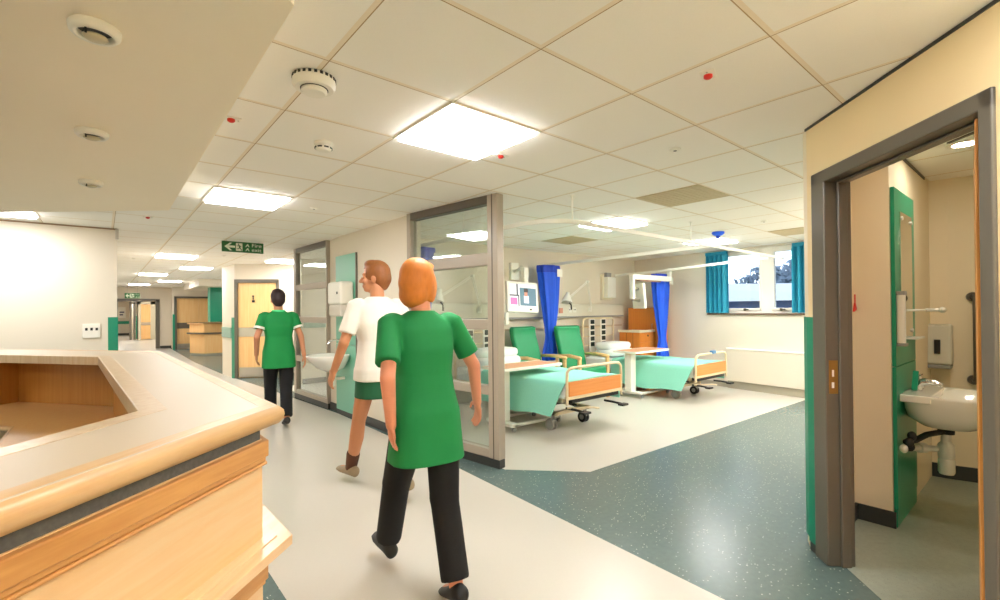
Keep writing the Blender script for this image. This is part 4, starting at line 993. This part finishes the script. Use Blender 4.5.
ac.location = (5.01, 5.06, 0); ac.rotation_euler = (0, 0, .02)
copy_thing(ac, (5.73, 4.83, 0), 'green high-back armchair right of the blue curtain, beside the farther bed', rot=-.12)

# locker and wardrobe
r = thing('wardrobe', 'tall orange wooden wardrobe in the bay corner behind the bedside locker', 'wardrobe', (8.1, 5.3, 0))
obj('carcass', MB().box(7.96, 8.31, 4.86, 5.50, .06, 1.385).box(7.98, 8.30, 4.88, 5.48, 0, .06), M_orange, r, bevel=.004)
obj('door', MB().box(7.942, 7.96, 4.87, 5.49, .08, 1.37), M_orange, r, bevel=.003); 
obj('handle', MB().tube([(7.944, 4.95, 1.08), (7.915, 4.95, 1.08), (7.915, 4.95, .98), (7.944, 4.95, .98)], .006, 8), M_steel, r, smooth=True)
r = thing('bedside_locker', 'orange wooden bedside locker with cream top beside the farther bed', 'locker', (7.6, 4.85, 0))
obj('carcass', MB().box(7.46, 7.91, 4.92, 5.36, .09, .93), M_orange, r, bevel=.004)
obj('top', MB().box(7.44, 7.93, 4.89, 5.38, .93, .96).box(7.44, 7.93, 4.89, 4.905, .96, .975).box(7.44, 7.455, 4.905, 5.38, .96, .975), mat('locker_top', (228, 216, 190), .4), r, bevel=.006)
dr = obj('drawer', MB().box(7.47, 7.90, 4.905, 4.92, .76, .92), M_orange, r, bevel=.003)
obj('lock', MB().cyl((7.70, 4.905, .87), (7.70, 4.896, .87), .018, n=14), M_dark, dr)
obj('door', MB().box(7.47, 7.90, 4.905, 4.92, .11, .75), M_orange, r, bevel=.003)
for y in (5.06, 5.20): obj('side_groove', MB().box(7.457, 7.46, y, y+.006, .12, .92), mat('groove_brown', (120, 70, 26), .6), r)
for x in (7.5, 7.87):
    for y in (4.96, 5.32): obj('caster', MB().cyl((x-.012, y, .03), (x+.012, y, .03), .03, n=16).cyl((x, y, .03), (x, y, .09), .01, n=8), M_dark, r, smooth=40)

# ================================================================== OUTSIDE THE WINDOW
tag(obj('outside_ground', MB().box(9.0, 90, -40, 60, -.9, -.8), mat('frosty_ground', (120, 128, 140), .8, noise=.1, nscale=1)), 'pale ground outside the bay window', 'ground')['kind'] = 'structure'
r = thing('outbuilding', 'low building with a pale sloping roof outside the window', 'building', (20, 7, -.8))
obj('walls', MB().box(16, 26, 2.5, 17, -.8, 1.57), mat('render_blue', (108, 126, 156), .7), r)
obj('roof', MB().add([(15.4, 2, 1.58), (26.6, 2, 1.58), (26.6, 17.5, 1.58), (15.4, 17.5, 1.58), (21, 2, 2.15), (21, 17.5, 2.75)], [(0,1,2,3),(0,4,1),(2,5,3),(0,3,5,4),(1,4,5,2)]), mat('pale_roof', (164, 170, 178), .6), r)
mw = MB()
for k in range(5): mw.box(15.98, 16, 4+2.4*k, 5.6+2.4*k, .3, 1.4)
obj('windows', mw, mat('far_window_blue', (90, 116, 170), .3), r)
M_leaf = mat('winter_foliage', (104, 122, 140), .8, noise=.25, nscale=3)
def tree(x, y, h, rr, label):
    r = thing('tree', label, 'tree', (x, y, -.8), 'pale trees beyond the window')
    tr_ = MB(); tr_.tube([(x, y, -.8), (x+.1, y, h*.3), (x, y+.1, h*.6)], [.22, .16, .08], 8)
    obj('trunk', tr_, mat('bark', (110, 100, 96), .9), r, smooth=True)
    rnd = random.Random(int(x*7+y*3)); cr = MB()
    for k in range(1100):
        while True:
            p = Vector((rnd.uniform(-1, 1), rnd.uniform(-1, 1), rnd.uniform(-1, 1)))
            if .2 < p.length < 1: break
        c = Vector((x+p.x*rr, y+p.y*rr, h*.50+p.z*h*.40)); s = rnd.uniform(.14, .34)
        a = Vector((rnd.uniform(-1, 1), rnd.uniform(-1, 1), rnd.uniform(-1, 1))).normalized(); b = a.orthogonal().normalized()
        cr.add([c-a*s, c+b*s*.6, c+a*s, c-b*s*.6], [(0, 1, 2, 3)])
    obj('crown', cr, M_leaf, r)
for i, (x, y, h, rr) in enumerate(((33, 9.6, 5.2, 2.2), (36, 13.2, 4.9, 2.3), (33, 17.2, 3.6, 1.9), (42, 24.5, 3.6, 2.6))):
    tree(x, y, h, rr, ['pale tree seen through the right window pane', 'pale tree seen behind the window mullion', 'pale tree seen through the left window pane', 'farthest pale tree at the left of the window view'][i])

# ================================================================== PEOPLE
def remesh(mb, voxel, it=4):
    me = bpy.data.meshes.new('tmp'); me.from_pydata([tuple(v) for v in mb.v], [], mb.f); me.update()
    bm = bmesh.new(); bm.from_mesh(me); bmesh.ops.recalc_face_normals(bm, faces=bm.faces); bm.to_mesh(me); bm.free()
    o = bpy.data.objects.new('tmp', me); COL.objects.link(o)
    md = o.modifiers.new('r', 'REMESH'); md.mode = 'VOXEL'; md.voxel_size = voxel
    if it: sm = o.modifiers.new('s', 'SMOOTH'); sm.iterations = it; sm.factor = .5
    d_ = bpy.context.evaluated_depsgraph_get(); out_ = bpy.data.meshes.new_from_object(o.evaluated_get(d_))
    bpy.data.objects.remove(o); bpy.data.meshes.remove(me)
    return out_
def mesh_obj(name, me, mats, parent, regions=()):
    me.materials.clear()
    for m in mats: me.materials.append(m)
    for p in me.polygons:
        p.use_smooth = True; p.material_index = 0; c = p.center
        for k, test in regions:
            if test(c): p.material_index = k
    o = bpy.data.objects.new(name, me); me.name = name; COL.objects.link(o); o.parent = parent; return o
def ik(a, b, l1, l2, pole):
    a = Vector(a); b = Vector(b); d = b-a; L = min(d.length, (l1+l2)*.999); u = d.normalized()
    x = (l1*l1-l2*l2+L*L)/(2*L); h = max(l1*l1-x*x, 0)**.5
    p = Vector(pole); p = (p-u*p.dot(u)).normalized(); return a+u*x+p*h, a+u*L
def loft(mb, secs, n=28, p=2.4):
    """secs: (x,y,z, rx, ry, tilt) superellipse rings"""
    rs = []
    for s in secs:
        x, y, z, rx, ry = s[:5]; row = []
        for i in range(n):
            a = 2*PI*i/n; ca, sa = math.cos(a), math.sin(a)
            row.append((x+rx*abs(ca)**(2/p)*(1 if ca >= 0 else -1), y+ry*abs(sa)**(2/p)*(1 if sa >= 0 else -1), z))
        rs.append(row)
    return mb.rings(rs)
M_eye = mat('eye_white', (238, 234, 228), .2); M_iris = mat('iris', (60, 42, 30), .2)
def person(label, loc, rot, H, skin, hairc, topc, legc, shoec, P):
    """local axes: +y is where the person walks, z up.  Scale so that H = standing height"""
    s = H/1.65
    root = thing('person', label, 'person', loc, rot=rot)
    V3 = lambda x, y, z: Vector((x*s, y*s, z*s))
    sh = {k: V3(k*.170, P.get('lean', .02), 1.335) for k in (-1, 1)}
    hip = {k: V3(k*.088, 0, .865) for k in (-1, 1)}
    body = MB(); lean = P.get('lean', .02)*s
    # trunk and neck
    sb = P.get('slim', 1)
    loft(body, [(0, 0, .80*s, .13*s*sb, .095*s*sb), (0, 0, .88*s, .155*s*sb, .108*s*sb), (0, lean*.3, 1.0*s, .135*s*sb, .095*s*sb), (0, lean*.5, 1.07*s, .125*s*sb, .09*s*sb), (0, lean*.8, 1.2*s, .148*s*sb, .105*s*sb), (0, lean, 1.31*s, .150*s*sb, .085*s*sb), (0, lean, 1.37*s, (.09*s), .06*s)])
    hc = V3(0, P.get('lean', .02)+.035, 1.535)
    body.cap((0, lean-.005*s, 1.33*s), hc+V3(0, -.02, -.06), .052*s, .050*s)
    # head, built turned on the neck
    Rz = Matrix.Rotation(P.get('turn', 0), 3, 'Z')
    hp = lambda x, y, z: hc+Rz @ V3(x, y, z)
    body.ell(hp(0, -.008, .028), .074*s, .092*s, .088*s, Rz); body.ell(hp(0, .022, -.045), .056*s, .066*s, .068*s, Rz); body.ell(hp(0, .062, -.082), .026*s, .022*s, .022*s, Rz)
    body.cap(hp(0, .086, .012), hp(0, .108, -.026), .009*s, .013*s); body.ell(hp(.012, .092, -.03), .009*s, .01*s, .008*s, Rz); body.ell(hp(-.012, .092, -.03), .009*s, .01*s, .008*s, Rz)
    body.ell(hp(0, .082, -.057), .024*s, .012*s, .007*s, Rz); body.ell(hp(0, .080, -.067), .021*s, .012*s, .008*s, Rz)
    for k in (-1, 1):
        body.ell(hp(k*.030, .076, .006), .015*s, .012*s, .011*s, Rz); body.ell(hp(k*.03, .078, .026), .02*s, .01*s, .007*s, Rz)
        body.ell(hp(k*.074, -.005, -.012), .010*s, .020*s, .032*s, Rz); body.ell(hp(k*.04, .062, -.03), .022*s, .02*s, .022*s, Rz)
    # arms with hands
    hands = {}
    for k, side in ((-1, 'L'), (1, 'R')):
        el = V3(*P['elbow'+side]); wr = V3(*P['wrist'+side]); a = sh[k]
        body.cap(a+V3(-k*.012, 0, -.012), el, .039*s, .035*s); body.cap(el, wr, .036*s, .025*s)
        d = (wr-el).normalized(); inn_ = Vector((-k, 0, 0)); inn_ = (inn_-d*inn_.dot(d)).normalized(); w_ = d.cross(inn_)
        if w_.y < 0: w_ = -w_
        pc = wr+d*.045*s
        Rm_ = Matrix((w_, inn_, d)).transposed()
        body.ell(pc, .040*s, .015*s, .052*s, Rm_)
        for q, (off, ln) in enumerate(((.030, .068), (.010, .078), (-.010, .073), (-.029, .058))):
            b0 = pc+w_*off*s+d*.035*s; b1 = b0+d*ln*.55*s+inn_*.010*s; b2 = b1+d*ln*.45*s*.8+inn_*ln*.45*s*.7
            body.cap(b0, b1, .0092*s, .0085*s, 8); body.cap(b1, b2, .0085*s, .007*s, 8)
        t0 = wr+w_*.028*s+d*.015*s; t1 = t0+(w_*.8+d*.7+inn_*.2).normalized()*.040*s; t2 = t1+(d+inn_*.4+w_*.15).normalized()*.030*s
        body.cap(t0, t1, .012*s, .010*s, 8); body.cap(t1, t2, .010*s, .0078*s, 8)
        hands[k] = (el, wr)
    # legs
    legs = {}
    for k, side in ((-1, 'L'), (1, 'R')):
        an = V3(*P['ankle'+side]); kn, an = ik(hip[k], an, .405*s, .395*s, (k*.05, 1, 0)); legs[k] = (hip[k], kn, an)
        body.cap(hip[k], kn, .080*s, .050*s); body.cap(kn, kn.lerp(an, .35)+V3(0, -.012, 0), .050*s, .052*s); body.cap(kn.lerp(an, .35)+V3(0, -.012, 0), an, .052*s, .034*s)
        fd = Vector(P['toe'+side]).normalized(); body.cap(an+V3(0, 0, -.03), an+fd*.12*s+V3(0, 0, -.035), .030*s, .024*s)
    eyes = [hp(k*.030, .088, .006) for k in (-1, 1)]
    regs = [(1, lambda c: any((c-e).length < .0125*s for e in eyes)), (2, lambda c: any((c-e).length < .0065*s for e in eyes)), (3, lambda c: (c-hp(0, .092, -.062)).length < .019*s)]
    M_sk = mat('skin_'+P['id'], skin, .5, noise=.04, nscale=30); M_lip = mat('lips_'+P['id'], tuple(int(v*.78) if i else v for i, v in enumerate(skin)), .4)
    b = mesh_obj('body', remesh(body, .0065, 3), [M_sk, M_eye, M_iris, M_lip], root, regs)
    # hair
    hr = MB(); hs = P.get('hair', 'short')
    hr.ell(hp(0, -.014, .040), .086*s, .101*s, .094*s, Rz); hr.ell(hp(0, -.045, .0), .080*s, .075*s, .085*s, Rz)
    if hs == 'bob':
        hr.ell(hp(0, -.045, -.055), .082*s, .062*s, .075*s, Rz)
        for k in (-1, 1): hr.ell(hp(k*.072, .004, -.02), .022*s, .050*s, .085*s, Rz)
        hr.ell(hp(0, .045, .088), .062*s, .045*s, .030*s, Rz)
    if hs == 'short': hr.ell(hp(0, -.055, -.035), .062*s, .05*s, .06*s, Rz); hr.ell(hp(0, .02, .10), .065*s, .06*s, .035*s, Rz)
    if hs == 'bun':
        hr.ell(hp(0, -.105, .02), .046*s, .042*s, .046*s, Rz)
    me = remesh(hr, .009, 3)
    bm = bmesh.new(); bm.from_mesh(me)
    kill = [v for v in bm.verts if (Rz.transposed() @ (v.co-hc)).y > (.058*s) and (Rz.transposed() @ (v.co-hc)).z < .062*s]
    bmesh.ops.delete(bm, geom=kill, context='VERTS'); bm.to_mesh(me); bm.free()
    mesh_obj('hair', me, [mat('hair_'+P['id'], hairc, .55, noise=.3, nscale=40, stretch=(1, 1, .3))], root)
    # tunic: body and sleeves
    hem = P.get('hem', .73); t_ = MB(); sl_ = P.get('slim', 1)
    fl_ = P.get('flare', 0)
    loft(t_, [(q[0], q[1], q[2], q[3]*sl_, q[4]*sl_) for q in [(0, 0, hem*s, (.192+fl_)*s, (.145+fl_)*s), (0, 0, (hem+.08)*s, (.188+fl_*.6)*s, (.138+fl_*.6)*s), (0, 0, .90*s, .182*s, .132*s), (0, lean*.3, 1.0*s, .160*s, .118*s), (0, lean*.5, 1.08*s, .152*s, .112*s), (0, lean*.8, 1.2*s, .170*s, .124*s), (0, lean, 1.30*s, .175*s, .105*s), (0, lean, 1.345*s, .155*s, .085*s), (0, lean, 1.385*s, .085*s, .066*s), (0, lean, 1.395*s, .07*s, .06*s)]], p=2.6)
    for k in (-1, 1):
        el, wr = hands[k]; a = sh[k]; e = a.lerp(el, P.get('sleeve', .72))
        d = (el-a).normalized(); x = d.orthogonal().normalized(); y = d.cross(x)
        t_.ell(a+V3(-k*.020, 0, -.002), .066*s, .062*s, .053*s)
        t_.rings([[c+(x*math.cos(2*PI*i/20)+y*math.sin(2*PI*i/20))*r_ for i in range(20)] for c, r_ in ((a-d*.012*s, .054*s), (a.lerp(e, .5), .057*s), (e, .060*s))])
    mesh_obj('tunic', remesh(t_, .0085, 3), [mat('top_'+P['id'], topc, .75, noise=.10, nscale=9, bump=.12)], root)
    if P.get('piping'):
        for k in (-1, 1):
            el, wr = hands[k]; a = sh[k]; e = a.lerp(el, P.get('sleeve', .72)); d = (el-a).normalized(); x = d.orthogonal().normalized(); y = d.cross(x)
            pm = MB(); pm.rings([[c+(x*math.cos(2*PI*i/20)+y*math.sin(2*PI*i/20))*r_ for i in range(20)] for c, r_ in ((e-d*.026*s, .064*s), (e+d*.001*s, .066*s), (e+d*.001*s, .055*s), (e-d*.026*s, .055*s))])
            obj('sleeve_piping', pm, M_white, root, smooth=40, local=True)
        obj('collar', loft(MB(), [(0, lean+.003*s, 1.37*s, .092*s, .072*s), (0, lean+.003*s, 1.405*s, .070*s, .066*s)]), mat('collar_'+P['id'], tuple(min(255, int(v*1.1)+70) for v in topc), .7), root, smooth=60, local=True)
    # trousers or skirt
    g = MB()
    if P.get('legwear', 'trousers') == 'trousers':
        q_ = min(1, sl_+.02); loft(g, [(0, 0, .76*s, .150*s*q_, .112*s*q_), (0, 0, .86*s, .165*s*q_, .114*s*q_), (0, 0, .95*s, .145*s*q_, .104*s*q_)])
        for k in (-1, 1):
            h_, kn, an = legs[k]; g.cap(h_+V3(0, 0, -.04), kn, .092*s, .074*s); e = kn.lerp(an, .93); d = (an-kn).normalized(); x = d.orthogonal().normalized(); y = d.cross(x)
            g.rings([[c+(x*math.cos(2*PI*i/20)+y*math.sin(2*PI*i/20))*r_ for i in range(20)] for c, r_ in ((kn-d*.03*s, .072*s), (kn.lerp(e, .4), .070*s), (e, .068*s))]); g.ell(kn, .076*s, .076*s, .076*s)
        mesh_obj('trousers', remesh(g, .010, 3), [mat('legs_'+P['id'], legc, .8, noise=.1, nscale=12, bump=.1)], root)
    else:
        loft(g, [(0, 0, .68*s, .185*s, .150*s), (0, 0, .80*s, .180*s, .135*s), (0, 0, .95*s, .162*s, .118*s)])
        mesh_obj('shorts', remesh(g, .010, 2), [mat('legs_'+P['id'], legc, .8)], root)
        for k in (-1, 1):
            h_, kn, an = legs[k]; obj('sock', MB().cap(kn.lerp(an, .72), an, .049*s, .042*s), mat('socks_'+P['id'], (88, 52, 34), .8), root, smooth=True, local=True)
    for k, side in ((-1, 'L'), (1, 'R')):
        h_, kn, an = legs[k]; fd = Vector(P['toe'+side]).normalized(); u = Vector((0, 0, 1)); u = (u-fd*u.dot(fd)).normalized(); x = fd.cross(u)
        sm = MB(); rs = []
        for t, w_, hh, b_ in ((-.075, .018, .03, .012), (-.062, .034, .078, 0), (-.01, .038, .088, 0), (.05, .044, .062, 0), (.11, .046, .048, 0), (.155, .036, .038, .002), (.178, .014, .022, .008)):
            c = an+fd*t*s-u*.062*s; rs.append([c+x*w_*s*math.cos(2*PI*i/18)+u*(b_*s+max(0, (.5+.5*math.sin(2*PI*i/18)))*hh*s) for i in range(18)])
        sm.rings(rs); so = obj('shoe', sm, mat('shoe_'+P['id'], shoec, .5), root, smooth=True, local=True)
    return root
# nurse walking away down the corridor
person('person in green tunic with white sleeve piping walking away beside the far wooden door', (1.63, 6.10, 0), math.radians(-6), 1.63, (206, 140, 104), (44, 22, 24), (10, 142, 70), (16, 16, 20), (30, 28, 28),
    dict(id='far', hair='short', lean=.015, elbowL=(-.245, -.03, 1.08), wristL=(-.235, .09, .86), elbowR=(.245, -.05, 1.08), wristR=(.27, -.10, .84),
         ankleL=(-.07, .16, .085), toeL=(-.05, 1, .05), ankleR=(.05, -.20, .10), toeR=(.05, 1, -.25), piping=True, hem=.70, sleeve=.62))
# person in white
person('person in a white top and dark green shorts walking away, left arm hanging down', (1.62, 3.34, 0), math.radians(2), 1.74, (204, 140, 100), (150, 92, 46), (240, 236, 226), (24, 92, 58), (150, 132, 104),
    dict(id='mid', hair='short', turn=math.radians(50), lean=.04, elbowL=(-.26, .03, 1.08), wristL=(-.285, .15, .87), elbowR=(.235, -.10, 1.07), wristR=(.23, -.10, .83),
         ankleL=(-.10, .30, .085), toeL=(-.12, 1, .02), ankleR=(.02, -.30, .13), toeR=(.1, 1, -.45), legwear='shorts', hem=.80, sleeve=.78))
# nearest nurse
person('person with ginger hair in green tunic and black trousers striding past the counter', (1.20, 1.99, 0), math.radians(-8), 1.61, (224, 150, 118), (214, 128, 48), (10, 134, 70), (10, 10, 12), (14, 14, 14),
    dict(id='near', hair='bob', turn=math.radians(-55), lean=.05, elbowL=(-.235, -.12, 1.09), wristL=(-.20, -.06, .86), elbowR=(.29, .03, 1.10), wristR=(.36, .12, .88),
         ankleL=(-.09, .34, .10), toeL=(-.05, 1, .12), ankleR=(.06, -.20, .10), toeR=(.05, 1, -.3), hem=.66, flare=.012, sleeve=.75, slim=.93))
